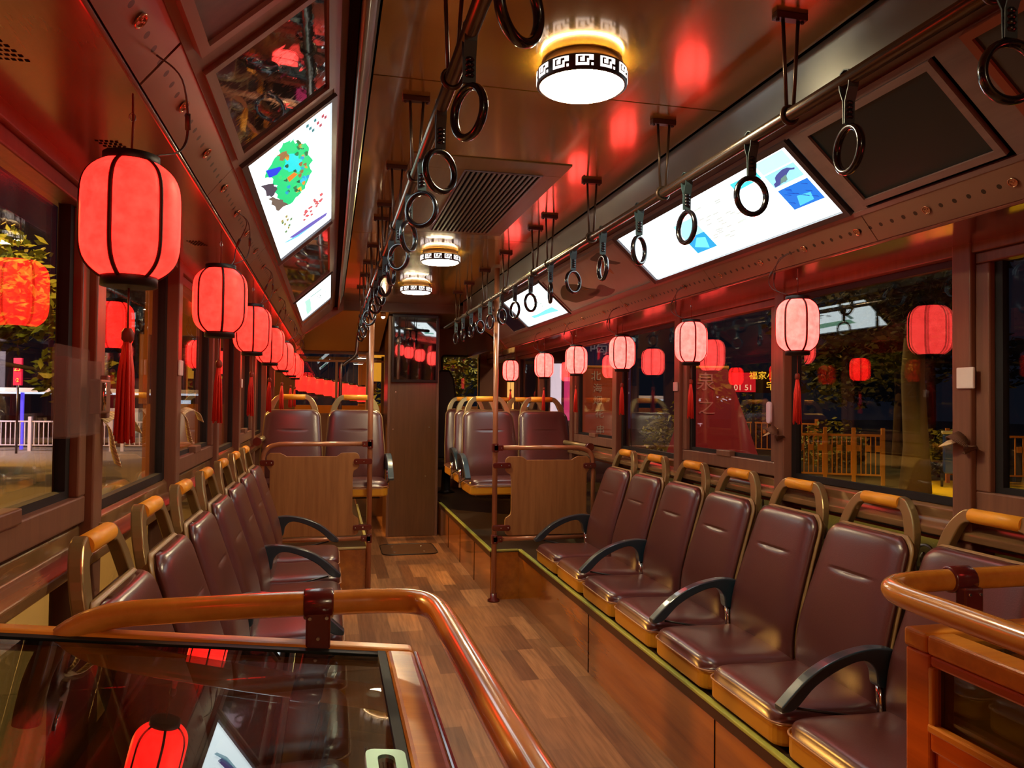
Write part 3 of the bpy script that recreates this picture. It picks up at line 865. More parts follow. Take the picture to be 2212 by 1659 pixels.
# straps
ratio = {-1: [.6, .6, .74, .88, .5, .75, .3, .6, .5, .7, .4, .8, .5, .3, .6, .5], 1: [.8, .52, .80, .54, .46, .34, .66, .12, .63, .55, .55, .5, .62, .35, .3, .4]}
def make_strap():
    t = thing('hand_strap', '', 'hand strap', (0, 0, RZ), 0, 'hand straps hanging from the overhead rails')
    m = MB()
    W = .011
    path = [(0, -.016, -.0), (0, -.0155, .004), (0, -.011, .0125), (0, 0, .0165), (0, .011, .0125), (0, .0155, .004), (0, .016, 0), (0, .013, -.02), (0, .003, -.045), (0, .002, -.088)]
    path2 = [(0, -.016, 0), (0, -.013, -.02), (0, -.003, -.045), (0, -.002, -.088)]
    for p in (path, path2):
        for a, b in zip(p[:-1], p[1:]):
            d = (Vector(b)-Vector(a)).normalized(); nn = Vector((1, 0, 0)).cross(d)*.0011
            A_, B_ = Vector(a), Vector(b)
            vs = []
            for q in (A_, B_):
                for sx in (-W, W):
                    for sn in (-1, 1): vs.append(q+Vector((sx, 0, 0))+nn*sn)
            m.add(vs, [(0, 1, 3, 2), (4, 6, 7, 5), (0, 4, 5, 1), (2, 3, 7, 6), (0, 2, 6, 4), (1, 5, 7, 3)])
    m.build('strap', M_STRAP, t)
    m = MB()
    for k in range(4): m.lathe([(.007, -.004), (.0095, 0), (.007, .004)], 10, (0, 0, -.048-k*.009))
    m.build('buckle', M_RING, t)
    r0 = .0415
    ring = [(r0*math.sin(a), 0, -.137+r0*math.cos(a)*1.03) for a in [2*PI*k/36 for k in range(36)]]
    MB().tube(ring, .0066, 10, closed=True, ry=1.25).build('ring', M_RING, t)
    return t
strap0 = make_strap()
first = True
for side in (-1, 1):
    for k, y in enumerate(STRY):
        yy = y+(rnd.uniform(-.01, .01) if k > 6 else 0)
        view = math.atan2(RX[side], yy)
        sgn = 1 if (k % 2 == 0) else -1
        ang = -view+sgn*math.acos(ratio[side][k])
        # the strap loops round the rail, the whole strap swings a little about the vertical
        nm = 'left' if side < 0 else 'right'
        lb = '%s black ring strap on the %s overhead rail' % (ORD[k], nm)
        if first: o = strap0; first = False
        else: o = dup(strap0)
        o.location = (RX[side], yy, RZ)
        o['label'] = lb
        for ch in o.children:
            if ch.name.startswith('ring') or ch.name.startswith('buckle'):
                ch.rotation_euler = (0, 0, ang)

# vertical poles and partitions at the platforms
def bolt_at(m, x, y, z, r=.0045):
    n0 = len(m.v); m.lathe([(r, 0), (r*.7, .003)], 8)
    for i in range(n0, len(m.v)): a = m.v[i]; m.v[i] = (x+a[0], y-a[2], z+a[1])
def clamp(par, xs, z, x1, y=0, zs=.022):
    """small cast clamp between the tube at xs and the panel at x1"""
    m = MB().prism(rrect(abs(x1-xs)+.03, zs*1.6, .012, 3, (xs+x1)/2, z), 'Y', y-.02, y+.016)
    o = m.build('clamp', M_CLAMP, par, bevel=.003)
    b = MB(); bolt_at(b, xs+(x1-xs)*.45, y-.02, z); bolt_at(b, x1, y-.02, z); b.build('bolt', M_BOLT, o)
def partition(side, xp, y, xw, zt, zb, label):
    s = 1 if xw > xp else -1
    t = thing('seat_partition', label, 'partition', (xp, y, 0))
    top_pole = 2.085
    MB().tube([(0, 0, 0 if side > 0 else 0), (0, 0, top_pole)], .0165, 16).build('pole', M_POLE, t)
    MB().lathe([(.04, 0), (.038, .012), (.022, .02), (.02, .05)], 18).build('foot_flange', M_CLAMP, t)
    W = abs(xw-xp)
    bend = [(s*.02, 0, zt), (s*(W-.14), 0, zt)]+[tuple(v) for v in catmull([(s*(W-.10), 0, zt-.001), (s*(W-.04), 0, zt-.018), (s*(W-.008), 0, zt-.06), (s*W, 0, zt-.12)], 4)]+[(s*W, 0, zb-.08)]
    MB().tube(bend, .0145, 14).build('top_rail', M_POLE, t)
    MB().tube([(s*.02, 0, zb), (s*W, 0, zb)], .0145, 12).build('bottom_rail', M_POLE, t)
    for z in (zt, zb):
        m = MB().prism(rrect(.062, .036, .006, 3, s*.018, z), 'Y', -.024, .020)
        m.prism(rrect(.036, .056, .006, 3, 0, z), 'Y', -.024, .020)
        o = m.build('joint_block', M_CLAMP, t, bevel=.003)
        b = MB()
        for dx, dz in ((0, .018), (0, -.018), (s*.035, 0)): bolt_at(b, dx, -.024, z+dz)
        b.build('bolt', M_BOLT, o)
    # scalloped wooden board
    a0, a1 = .105, W-.045       # main body
    e0, e1 = .065, W-.025       # ears
    zt1, zb1 = zt-.055, zb+.02
    def arc(cx, cz, r, d0, d1, n=6): return [(cx+r*math.cos(math.radians(d0+(d1-d0)*k/n)), cz+r*math.sin(math.radians(d0+(d1-d0)*k/n))) for k in range(n+1)]
    half = []
    q = [(a0+.10, zt1-.022)]+[(a0+.085, zt1-.012), (a0+.075, zt1-.003), (a0+.055, zt1)]+arc(e0+.03, zt1-.03, .03, 95, 180)+[(e0, zt1-.085)]+[(e0+.012, zt1-.10), (a0-.006, zt1-.115), (a0, zt1-.14)]
    q += [(a0, zb1+.15), (a0-.006, zb1+.13), (e0+.005, zb1+.11), (e0, zb1+.095), (e0, zb1+.03)]+arc(e0+.03, zb1+.03, .03, 180, 270, 4)
    r = [(a1-.10+.0, zt1-.022), (a1-.085, zt1-.012), (a1-.06, zt1)]+[(e1-.02, zt1), (e1, zt1-.02), (e1, zt1-.08), (a1, zt1-.11), (a1, zb1+.14), (e1, zb1+.10), (e1, zb1)]
    poly = [(s*x, z) for x, z in q]+[(s*x, z) for x, z in r[::-1]]
    MB().prism(poly, 'Y', -.009, .009).build('board', M_PART, t, bevel=.003)
    for z in (zt1-.055, zb1+.05): clamp(t, 0, z, s*(e0+.02), 0)
    clamp(t, s*W, zt1-.06, s*(e1-.03), 0); clamp(t, s*W, zb1+.05, s*(e1-.03), 0)
    return t
partition(1, 1.012, 4.722, 1.66, .955, .385, 'wooden partition board with bronze pole and rails, right of the aisle')
partition(-1, .252, 4.968, -.40, .968, .372, 'wooden partition board with bronze pole and rails, left of the aisle')

# ================================================================== SEATS
def padmesh(curve, width, T, Tb, nu=20, crown=.5, dent=None, pw=5, pv=9):
    """closed cushion swept along curve [(x,z)], y is the width; width(v) half width; T thickness in front, Tb behind"""
    n = len(curve); m = MB(); N = []
    for i in range(n):
        a = Vector((curve[min(i+1, n-1)][0]-curve[max(i-1, 0)][0], curve[min(i+1, n-1)][1]-curve[max(i-1, 0)][1])).normalized()
        N.append(Vector((a.y, -a.x)))      # normal to the right of travel
    fr, bk = [], []
    us = [math.sin((k/nu*2-1)*PI/2) for k in range(nu+1)]
    for i in range(n):
        v = i/(n-1); hw = width(v)
        ev = max(0, 1-abs(2*v-1)**pv)**.5
        for u in us:
            eu = max(0, 1-abs(u)**pw)**.5
            t = T*eu*ev*(1-crown*.25*u*u)
            if dent: t -= dent(u, v)*eu
            tb = Tb*eu*ev
            x, z = curve[i][0], curve[i][1]
            fr.append((x+N[i].x*t, u*hw, z+N[i].y*t)); bk.append((x-N[i].x*tb, u*hw, z-N[i].y*tb))
    k = nu+1
    fs = []
    for i in range(n-1):
        for j in range(nu):
            a, b, c, d = i*k+j, i*k+j+1, (i+1)*k+j+1, (i+1)*k+j
            fs.append((a, b, c, d)); fs.append((n*k+a, n*k+d, n*k+c, n*k+b))
    for i in range(n-1):
        a, d = i*k, (i+1)*k; fs.append((a, d, n*k+d, n*k+a))
        a, d = i*k+nu, (i+1)*k+nu; fs.append((a, n*k+a, n*k+d, d))
    for j in range(nu):
        fs.append((j, n*k+j, n*k+j+1, j+1)); a = (n-1)*k+j; fs.append((a, a+1, n*k+a+1, n*k+a))
    m.add(fr+bk, fs, True)
    return m
def resample(pts, n):
    c = catmull([(p[0], 0, p[1]) for p in pts], 12)
    L = [0]
    for a, b in zip(c[:-1], c[1:]): L.append(L[-1]+(b-a).length)
    out = []; j = 0
    for i in range(n):
        s = L[-1]*i/(n-1)
        while j < len(L)-2 and L[j+1] < s: j += 1
        tt = (s-L[j])/max(1e-9, L[j+1]-L[j]); p = c[j].lerp(c[j+1], min(1, max(0, tt))); out.append((p.x, p.z))
    return out
HW = .2
backc = resample([(-.325, .385), (-.322, .45), (-.330, .52), (-.352, .60), (-.385, .70), (-.415, .79), (-.440, .868)], 120)
def bw(v):
    w_ = .199 if v < .35 else .199-.022*((v-.35)/.65)
    if v > .88: w_ -= .040*((v-.88)/.12)**2.6
    if v < .05: w_ -= .012*((.05-v)/.05)**2
    return w_
def bdent(u, v):
    d = 0
    if abs(u) < .46 and .655 < v < .712:
        q = (v-.655)/.057; d += .0085*(q**3 if q < .92 else (1-q)/.08)*(1-(abs(u)/.46)**6)
    return d
cushc = resample([(-.375, .392), (-.25, .388), (-.12, .392), (-.03, .391), (.0, .380)], 34)
def cw(v):
    w_ = .203
    if v > .85: w_ -= .05*((v-.85)/.15)**2.6
    return w_
def flip(c): return c
def make_seat(label, arm=False):
    t = thing('bus_chair', label, 'seat')
    # seat base shell (ochre)
    out = rrect(.385, .400, .045, 5, -.19, 0)
    m = MB().prism([(x, y) for x, y in out], 'Z', .322, .384)
    m.build('seat_shell', M_SHELL, t, bevel=.012, seg=3)
    cu = padmesh(cushc[::-1], lambda v: cw(1-v), .036, .012, crown=.35, pw=8, pv=14)
    cu.build('seat_cushion', M_VINYL, t)
    pipe = [(x, y, .386) for x, y in rrect(.392, .406, .05, 5, -.19, 0)]
    MB().tube(pipe, .0032, 6, closed=True).build('piping', P('piping_cream', (170, 120, 84), .4), t)
    bkm = padmesh(backc, bw, .030, .012, crown=.5, dent=bdent, pw=7, pv=18)
    bkm.build('backrest', M_VINYL, t)
    shc = [(x-.014, z+.004) for x, z in backc]
    padmesh(shc, lambda v: bw(v)+.006, .010, .026, crown=.0, pw=14, pv=30).build('back_shell', M_BACKSH, t)
    # grab handle over the back
    for s in (-1, 1):
        outer = [(.170, .80), (.170, .85), (.160, .895), (.140, .933), (.112, .963), (.092, .973), (.074, .976)]
        inner = [(.074, .939), (.090, .937), (.104, .922), (.116, .895), (.126, .868), (.132, .845), (.134, .80)]
        oc = [(p.x, p.y) for p in catmull([(u, v, 0) for u, v in outer], 3)]; ic = [(p.x, p.y) for p in catmull([(u, v, 0) for u, v in inner], 3)]
        am = MB().prism([(s*u, v) for u, v in oc+ic], 'X', -.013, .013)
        am.v = [(x-.452-(z-.80)*.22, y, z) for x, y, z in am.v]
        am.build('handle_arm', M_HANDLE, t, bevel=.007, seg=3)
    MB().tube([(-.486, -.080, .957), (-.486, .080, .957)], .0195, 18).build('handle_grip', M_GRIP, t)
    # pedestal
    m = MB()
    for s in (-1, 1):
        m.tube([(-.10, s*.13, .325), (-.13, s*.13, .305)], .010, 8)
        m.tube([(-.30, s*.13, .325), (-.33, s*.13, .305)], .010, 8)
    m.box(-.36, -.06, -.15, .15, .305, .322)
    m.build('mounting_frame', M_LEG, t)
    return t
def add_arm(t, side):
    """armrest on the +y (side=1) or -y edge of a seat"""
    y = side*.2175
    up = catmull([(-.34, 0, .575), (-.27, 0, .580), (-.17, 0, .560), (-.08, 0, .515), (.005, 0, .440)], 6)
    lo = catmull([(.002, 0, .425), (-.04, 0, .435), (-.10, 0, .490), (-.18, 0, .532), (-.25, 0, .548), (-.285, 0, .52), (-.295, 0, .475), (-.325, 0, .475), (-.335, 0, .53), (-.345, 0, .568)], 5)
    poly = [(p.x, p.z) for p in up]+[(p.x, p.z) for p in lo]
    a = MB().prism(poly, 'Y', y-.019, y+.019).build('armrest', M_ARM, t, bevel=.006, seg=3)
    m = MB().tube([(-.31, y, .48), (-.318, y, .34)], .011, 10)
    m.build('armrest_post', M_CHROME, a)
    MB().tube([(-.05, y-.0, .43), (-.32, y, .375)], .004, 6).build('armrest_brace', M_LEG, a)
seat0 = make_seat('')
seatA = make_seat(''); add_arm(seatA, 1)
seatB = make_seat(''); add_arm(seatB, -1)
# local frame: seat front faces +x.  right row faces -x (rz=pi: local +y -> world -y)
ys_r = [1.64, 2.06, 2.48, 2.905, 3.325, 3.75, 4.165]
used = set()
def place(proto, loc, rz, label, group):
    if proto in used: o = dup(proto)
    else: used.add(proto); o = proto
    o.location = loc; o.rotation_euler = (0, 0, rz); o['label'] = label; o['group'] = group
    return o
def armnote(p): return ' with a black armrest' if p is not seat0 else ''
for k, y in enumerate(ys_r):
    pr = seatB if k in (0, 2, 4) else seat0
    if k == 6: pr = seatB
    # armrests stand at the far edge: world +y is local -y
    place(pr, (1.185, y, 0), PI, '%s maroon seat%s in the right side row' % (ORD[k], armnote(pr)), 'side seats in the right row')
ys_l = [1.617, 2.052, 2.487, 2.922, 3.357, 3.792, 4.227]
for k, y in enumerate(ys_l):
    pr = seatA if k in (2, 4, 6) else seat0
    place(pr, (.055, y, .022), 0, '%s maroon seat%s in the left side row' % (ORD[k], armnote(pr)), 'side seats in the left row')
# rear transverse seats face the camera (-y): rz=-pi/2 ; local +y -> world +x
zz = .305
def rear(x, y, arm, label, grp):
    pr = {0: seat0, 1: seatA, -1: seatB}[arm]
    o = place(pr, (x, y, zz), -PI/2, label, grp)
    return o
rear(-.245, 5.00, 0, 'maroon forward-facing seat by the window behind the left partition', 'rear seats on the left platform')
rear(.172, 5.00, 1, 'maroon forward-facing aisle seat with armrest behind the left partition', 'rear seats on the left platform')
rear(1.105, 4.95+.03, -1, 'front-row aisle seat with blue-lit armrest behind the right partition', 'rear seats on the right platform')
rear(1.515, 4.95+.03, 0, 'front-row window seat behind the right partition', 'rear seats on the right platform')
rear(1.145, 5.60, -1, 'second-row aisle seat with armrest on the right platform', 'rear seats on the right platform')
rear(1.545, 5.60, 0, 'second-row window seat on the right platform', 'rear seats on the right platform')
rear(1.165, 6.22, 0, 'third-row aisle seat on the right platform', 'rear seats on the right platform')
rear(1.56, 6.22, 0, 'third-row window seat on the right platform', 'rear seats on the right platform')

# ================================================================== LANTERNS
RL = .0675
def gore(th, n=6):
    a = (th*n/(2*PI)) % 1
    return 1-.075*(1-math.sin(a*PI)**.5)
def make_lantern(shade_mat):
    t = thing('red_lantern', '', 'lantern')
    prof = []
    H_ = .082
    for k in range(25):
        u = math.sin((k/24*2-1)*PI/2)
        prof.append((RL*1.01*(1-abs(u)**5*.42), u*H_))
    MB().lathe(prof, 72, rad=gore).build('shade', shade_mat, t)
    for k in range(6):
        a = 2*PI*k/6
        pts = [(r*.935*math.cos(a), r*.935*math.sin(a), z) for r, z in prof]
        MB().tube(pts, .0036, 6).build('rib', M_RIB, t)
    MB().lathe([(.034, .077), (.038, .080), (.038, .094), (.032, .095)], 28).build('top_cap', M_CAPB, t)
    MB().lathe([(.032, -.097), (.038, -.096), (.038, -.080), (.034, -.077)], 28).build('bottom_cap', M_CAPB, t)
    MB().tube([(0, 0, .098), (0.001, 0, .14), (0, 0, .185)], .0016, 6).build('cord', M_CORD, t)
    hk = [(.004*math.cos(a), 0, .150+.006*math.sin(a)) for a in [2*PI*k/10 for k in range(10)]]
    MB().tube(hk, .0012, 5, closed=True).build('hook', M_BOLT, t)
    k_ = MB().tube([(0, 0, -.098), (0, 0, -.165)], .0014, 6)
    ts = MB()
    for i in range(26):
        a = i*2.4; r = .0055+.006*((i*7) % 5)/5
        ts.tube([(r*.35*math.cos(a), r*.35*math.sin(a), -.175), (r*math.cos(a), r*math.sin(a), -.22), (r*1.35*math.cos(a), r*1.35*math.sin(a), -.316-.006*math.sin(i))], .0022, 4)
    o = ts.build('tassel', M_TASS, t)
    k_.lathe([(.004, -.178), (.0085, -.172), (.0085, -.162), (.005, -.156)], 10).build('tassel_knot', M_CORD, o)
    return t
lanL = make_lantern(M_SHADE_L); lanR = make_lantern(M_SHADE_R)
plug_mat = P('brass_plug', (200, 150, 120), .25, metal=.8)
for side, first_, ysl in ((-1, lanL, [-.5, .35, 1.204, 2.14, 3.0, 3.87, 4.85, 5.9, 6.6]), (1, lanR, [.55, 2.213, 2.97, 3.754, 4.52, 5.25, 6.29])):
    vis = 0
    xl = -.285 if side < 0 else 1.474
    for k, y in enumerate(ysl):
        o = first_ if k == 0 else dup(first_)
        o.location = (xl, y, 1.505)
        o.rotation_euler = (0, 0, rnd.uniform(0, .8) if k != 2 else .35)
        if y > (1 if side < 0 else 2):
            lb = '%s glowing red paper lantern with tassel in the %s row' % (ORD[vis], 'left' if side < 0 else 'right'); vis += 1
        else:
            lb = 'red paper lantern beside the viewpoint, %s row, %s' % ('left' if side < 0 else 'right', 'further back' if k == 0 else 'just out of view')
        o['label'] = lb; o['group'] = 'red paper lanterns in the %s row' % ('left' if side < 0 else 'right')
        # wire from the socket in the perforated band to the lantern cap
        A_ = Vector((X(side, .846), y-.03, 1.738)); 
        path = catmull([A_, A_+Vector((-side*.03, .03, -.02)), A_+Vector((-side*.028, .10, -.07)), Vector((xl-side*.055, y+.06, 1.63)), Vector((xl-side*.03, y+.01, 1.605))], 6)
        wm = MB().tube([p-Vector((xl, y, 1.505)) for p in path], .0014, 5)
        wm.tube([path[10]-Vector((xl, y, 1.505)), path[12]-Vector((xl, y, 1.505))], .0038, 6)
        wo = wm.build('wire', M_WIRE, o)
        wo.rotation_euler = (0, 0, -o.rotation_euler[2])
# sockets in the perforated bands
def socket_obj():
    m = MB(); ring = [(.0105*math.cos(a), .0105*math.sin(a), .001) for a in [2*PI*k/18 for k in range(18)]]
    m.tube(ring, .0017, 6, closed=True)
    m.lathe([(.009, 0), (.009, -.0005)], 14)
    for s in (-1, 0, 1): m.lathe([(.0018, 0), (.0018, .003)], 6, (s*.0045, abs(s)*.002, 0))
    return m
sk = None
for side in (-1, 1):
    for k, y in enumerate([1.07, 1.37, 1.62, 1.88, 2.13, 2.38, 2.66, 2.97, 3.3, 3.62, 3.95, 4.3, 4.65, 5.0]):
        if sk is None: o = socket_obj().build('wire_socket', plug_mat); sk = o
        else: o = sk.copy(); COL.objects.link(o)
        o.location = (X(side, .8432), y, 1.7372)
        nrm = Vector((-side*.78, 0, -.62))
        o.rotation_euler = nrm.to_track_quat('Z', 'Y').to_euler()
        o['label'] = '%s small brass wire socket on the %s perforated strip' % (ORD[k], 'left' if side < 0 else 'right')
        o['category'] = 'socket'; o['group'] = 'wire sockets along the perforated strips'
# soffit screws / vents on the left soffit
for k, (y, s_) in enumerate(((1.10, 1.02), (1.48, .98), (2.35, .98))):
    m = MB()
    for r in range(5):
        for c in range(5):
            m.box(-.02+c*.008+r*.003, -.015+c*.008+r*.003, -.03+r*.014, -.024+r*.014, -.0008, 0)
    o = m.build('vent_slots', M_BLACK, loc=(X(-1, s_), y, 1.6935))
    tag(o, '%s cluster of punched vent slots in the left soffit' % ORD[k], 'vent', 'punched vents in the left soffit')

# ================================================================== WINDOW FITTINGS
def sticker(x, y, z, s=.045, lb=''):
    side = 1 if x > .6 else -1
    m = MB().box(-.004, .004, -s/2, s/2, -s/2, s/2)
    o = m.build('wall_sensor', M_WHITE, loc=(x, y, z), bevel=.003)
    tag(o, lb, 'sensor', 'white square plates on the window posts')
sticker(1.676, 1.745, 1.325, .058, 'white square plate on the nearest right window post')
sticker(1.676, 3.545, 1.33, .045, 'white square plate on the right window post above the fourth seat')
sticker(-.471, 2.66, 1.345, .05, 'white square plate on the second left window post')
sticker(-.471, 4.42, 1.33, .05, 'white square plate on the fourth left window post')
def tie(x, y, z, kind, lb):
    t = thing('curtain_tie', lb, 'tie strap', (x, y, z), 0, 'cream tie straps on the window posts')
    s = -1 if x > .6 else 1
    def ribbon(path, w, name, mat):
        m = MB(); pts = catmull(path, 5)
        for a, b in zip(pts[:-1], pts[1:]):
            d = (b-a).normalized(); side = Vector((.55*s, .1, 1)).cross(d)
            if side.length < .05: side = Vector((1, 0, 0))
            side = side.normalized()*w
            nn = d.cross(side).normalized()*.0012
            m.add([a-side-nn, a+side-nn, a+side+nn, a-side+nn, b-side-nn, b+side-nn, b+side+nn, b-side+nn],
                  [(0, 1, 2, 3), (7, 6, 5, 4), (0, 4, 5, 1), (1, 5, 6, 2), (2, 6, 7, 3), (3, 7, 4, 0)], True)
        m.build(name, mat, t)
    if kind == 'open':
        ribbon([(0, 0, 0), (s*.015, .03, .012), (s*.03, .10, .0), (s*.035, .15, -.03)], .012, 'upper_band', M_TIE)
        ribbon([(0, 0, 0), (s*.012, .006, -.02), (s*.016, .02, -.06), (s*.02, .045, -.10)], .012, 'lower_band', M_TIE)
    else:
        pts = [(s*(.014+.020*math.sin(a)), .026*math.cos(a)*1.0, .0+.022*math.sin(a+.5)) for a in [2*PI*k/12 for k in range(10)]]
        ribbon(pts, .017, 'rolled_band', M_TIEB)
        ribbon([(s*.012, .0, .012), (s*.014, .035, .0), (s*.012, .065, -.006)], .018, 'free_end', M_TIE)
tie(-.471, 1.80, 1.20, 'open', 'cream tie strap hanging open on the nearest left window post')
tie(-.471, 2.70, 1.20, 'open', 'cream tie strap hanging open on the second left window post')
tie(1.676, 1.745, 1.15, 'roll', 'cream and brown tie strap rolled up on the nearest right window post')
tie(1.676, 2.64, 1.137, 'roll', 'cream and brown tie strap rolled up on the second right window post')
# clear holder, latch and clip on the near left sash
t = thing('clear_holder', 'clear plastic pocket holder fixed on the near left window frame', 'holder', (-.47, 1.58, 1.26))
M_CLEAR = P('clear_plastic', (150, 120, 110), .15)
M_CLEAR.node_tree.nodes['Principled BSDF'].inputs['Alpha'].default_value = .16
MB().prism(rrect(.20, .165, .012, 3, 0, -.0), 'X', .0, .004).build('back_sheet', M_CLEAR, t)
MB().prism(rrect(.20, .14, .012, 3, 0, -.012), 'X', .022, .026).build('front_sheet', M_CLEAR, t)
m = MB(); m.box(0, .026, -.10, -.096, -.08, .06); m.box(0, .026, .096, .10, -.08, .06); m.box(0, .026, -.1, .1, -.084, -.08)
m.build('side_wall', M_CLEAR, t)
t = thing('window_latch', 'brown window latch with a steel keeper on the nearest left post', 'latch', (-.47, 1.735, 1.25))
MB().box(0, .022, -.045, .03, -.035, .035).build('latch_body', M_FRAME, t, bevel=.004)
MB().box(.0, .016, .03, .05, -.045, .045).build('keeper', P('steel_keeper', (150, 120, 116), .3, metal=.7), t, bevel=.003)
MB().tube([(.024, -.03, -.028), (.024, -.03, .028)], .005, 8).build('pin', M_CHROME, t)
t = thing('window_clip', 'pale plastic clip hanging on the right sash by the rolled tie strap', 'clip', (1.68, 2.70, 1.215))
MB().prism(rrect(.030, .085, .012, 4), 'X', -.012, .0).build('clip_body', P('pale_plastic', (214, 190, 206), .4), t, bevel=.004)
MB().prism(rrect(.040, .13, .018, 4, .03, -.01), 'X', -.006, -.003).build('clear_tag', M_CLEAR, t)
# grab bar below the right window by the partition, running to the rear
t = thing('side_grab_bar', 'short tan grab bar below the window at the right partition', 'handrail', (1.655, 4.78, .955))
MB().tube([(0, 0, 0), (.0, 1.1, 0)], .017, 12).build('bar', M_HANDLE, t)
MB().lathe([(.026, -.02), (.026, .02)], 14).xf(Matrix.Rotation(PI/2, 4, 'X')).build('end_bracket', M_CLAMP, t)
# the same on the left
t = thing('side_grab_bar', 'short tan grab bar below the window at the left partition', 'handrail', (-.43, 4.95, .985))
MB().tube([(0, 0, 0), (.0, 1.1, 0)], .017, 12).build('bar', M_HANDLE, t)
MB().lathe([(.026, -.02), (.026, .02)], 14).xf(Matrix.Rotation(PI/2, 4, 'X')).build('end_bracket', M_CLAMP, t)

# ================================================================== FOREGROUND BOXES
def zt(x): return .884-.114*x
t = thing('glazed_compartment', 'polished wood compartment with a sloping smoked glass top, lower left', 'compartment', (0, 0, 0))
YF, XL_, XR_ = 1.215, GL+.035, .131
yn = .22
def slab(m, x0, x1, y0, y1, up, dn):
    v = [(x, y, zt(x)+d) for x in (x0, x1) for y in (y0, y1) for d in (dn, up)]
    return m.add(v, [(0, 1, 3, 2), (4, 6, 7, 5), (0, 4, 5, 1), (2, 3, 7, 6), (0, 2, 6, 4), (1, 5, 7, 3)])
m = MB()
slab(m, XL_, XR_, YF-.035, YF, 0, -.03)
slab(m, XL_, XR_, yn, yn+.045, 0, -.03)
slab(m, XR_-.044, XR_, yn+.045, YF-.035, 0, -.03)
slab(m, XL_, XL_+.04, yn+.045, YF-.035, 0, -.03)
m.build('top_frame', M_BOXW, t, bevel=.008, seg=3)
m = slab(MB(), XR_+.0005, XR_+.008, yn, YF-.01, -.008, -.03)
m.build('red_edge', P('red_lacquer', (150, 26, 22), .2, coat=.7), t, bevel=.003)
m = slab(MB(), XL_+.04, XR_-.044, yn+.045, YF-.035, -.006, -.011)
m.build('glass_top', M_SMOKE, t)
m = MB()
slab(m, XL_+.04, XR_-.044, YF-.050, YF-.035, -.004, -.014)
slab(m, XR_-.056, XR_-.044, yn+.045, YF-.035, -.003, -.014)
m.build('rubber_seal', P('green_black_seal', (10, 24, 22), .55, spec=.25), t)
m = MB()
m.box(XL_, XL_+.04, YF-.035, YF-.005, 0, zt(XL_)-.03); m.box(XR_-.04, XR_-.003, YF-.035, YF-.005, 0, zt(XR_)-.03)
m.box(XR_-.04, XR_-.003, yn, yn+.04, 0, zt(XR_)-.03); m.box(XL_, XL_+.04, yn, yn+.04, 0, zt(XL_)-.03)
m.box(XL_, XR_-.003, YF-.03, YF-.01, 0, .30)
m.build('corner_post', M_BOXW, t, bevel=.004)
MB().box(XL_+.04, XR_-.04, YF-.022, YF-.017, .30, zt(XR_)-.03).build('front_glass', M_GLASS, t)
m = MB().box(XR_-.03, XR_-.012, yn+.04, YF-.035, 0, zt(XR_)-.03)
m.build('side_panel', M_BOXW, t)
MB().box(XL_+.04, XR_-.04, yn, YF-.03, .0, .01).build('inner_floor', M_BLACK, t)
# pull handle on the glass top
m = MB(); out = rrect(.042, .085, .010, 4); inn_ = rrect(.018, .060, .0088, 4)
n = len(out); vs = [(x, y, .004) for x, y in out]+[(x, y, .004) for x, y in inn_]+[(x, y, 0) for x, y in out]+[(x, y, 0) for x, y in inn_]
fs = [(i, (i+1) % n, n+(i+1) % n, n+i) for i in range(n)]+[(2*n+i, 3*n+i, 3*n+(i+1) % n, 2*n+(i+1) % n) for i in range(n)]
fs += [(i, 2*n+i, 2*n+(i+1) % n, (i+1) % n) for i in range(n)]+[(n+i, n+(i+1) % n, 3*n+(i+1) % n, 3*n+i) for i in range(n)]
m.add(vs, fs)
hd = m.build('pull_handle', P('satin_steel', (150, 190, 176), .3, metal=.6), t, loc=(.0625, .80, zt(.0625)-.006))
hd.rotation_euler = (0, math.atan(.114), 0)

def railing(path, label, brx, brdir):
    t = thing('curved_handrail', label, 'handrail', (0, 0, 0))
    MB().tube(path, .0185, 18).build('tube', M_RAILW, t)
    return t
rz_ = .945
pth = [tuple(v) for v in catmull([(-.40, 1.19, .80), (-.385, 1.192, .87), (-.355, 1.195, .915), (-.30, 1.20, .938), (-.22, 1.20, .942)], 5)]
pth += [(-.1, 1.2, .943), (.06, 1.2, .942)]
pth += [tuple(v) for v in catmull([(.09, 1.20, .941), (.125, 1.19, .941), (.148, 1.165, .941), (.158, 1.12, .942), (.160, 1.05, .944)], 5)]
pth += [(.162, .7, .949), (.168, .3, .955), (.168, .18, .93), (.168, .16, .55)]
t = railing(pth, 'curved polished wood handrail round the lower left compartment', 0, 0)
m = MB()
ringp = [(0, .021*math.cos(a), .021*math.sin(a)) for a in [2*PI*k/20 for k in range(20)]]
m.prism([(1.20+.0225*math.cos(a), .942+.0225*math.sin(a)) for a in [2*PI*k/20 for k in range(20)]], 'X', -.034, .010, True)
m.box(-.030, .006, 1.181, 1.222, .865, .935)
br = m.build('bracket', M_CLAMP, t, bevel=.003)
b = MB()
for x, z in ((-.024, .925), (.0, .925), (-.012, .895)): bolt_at(b, x, 1.181, z, .0035)
b.build('bolt', M_BOLT, br)

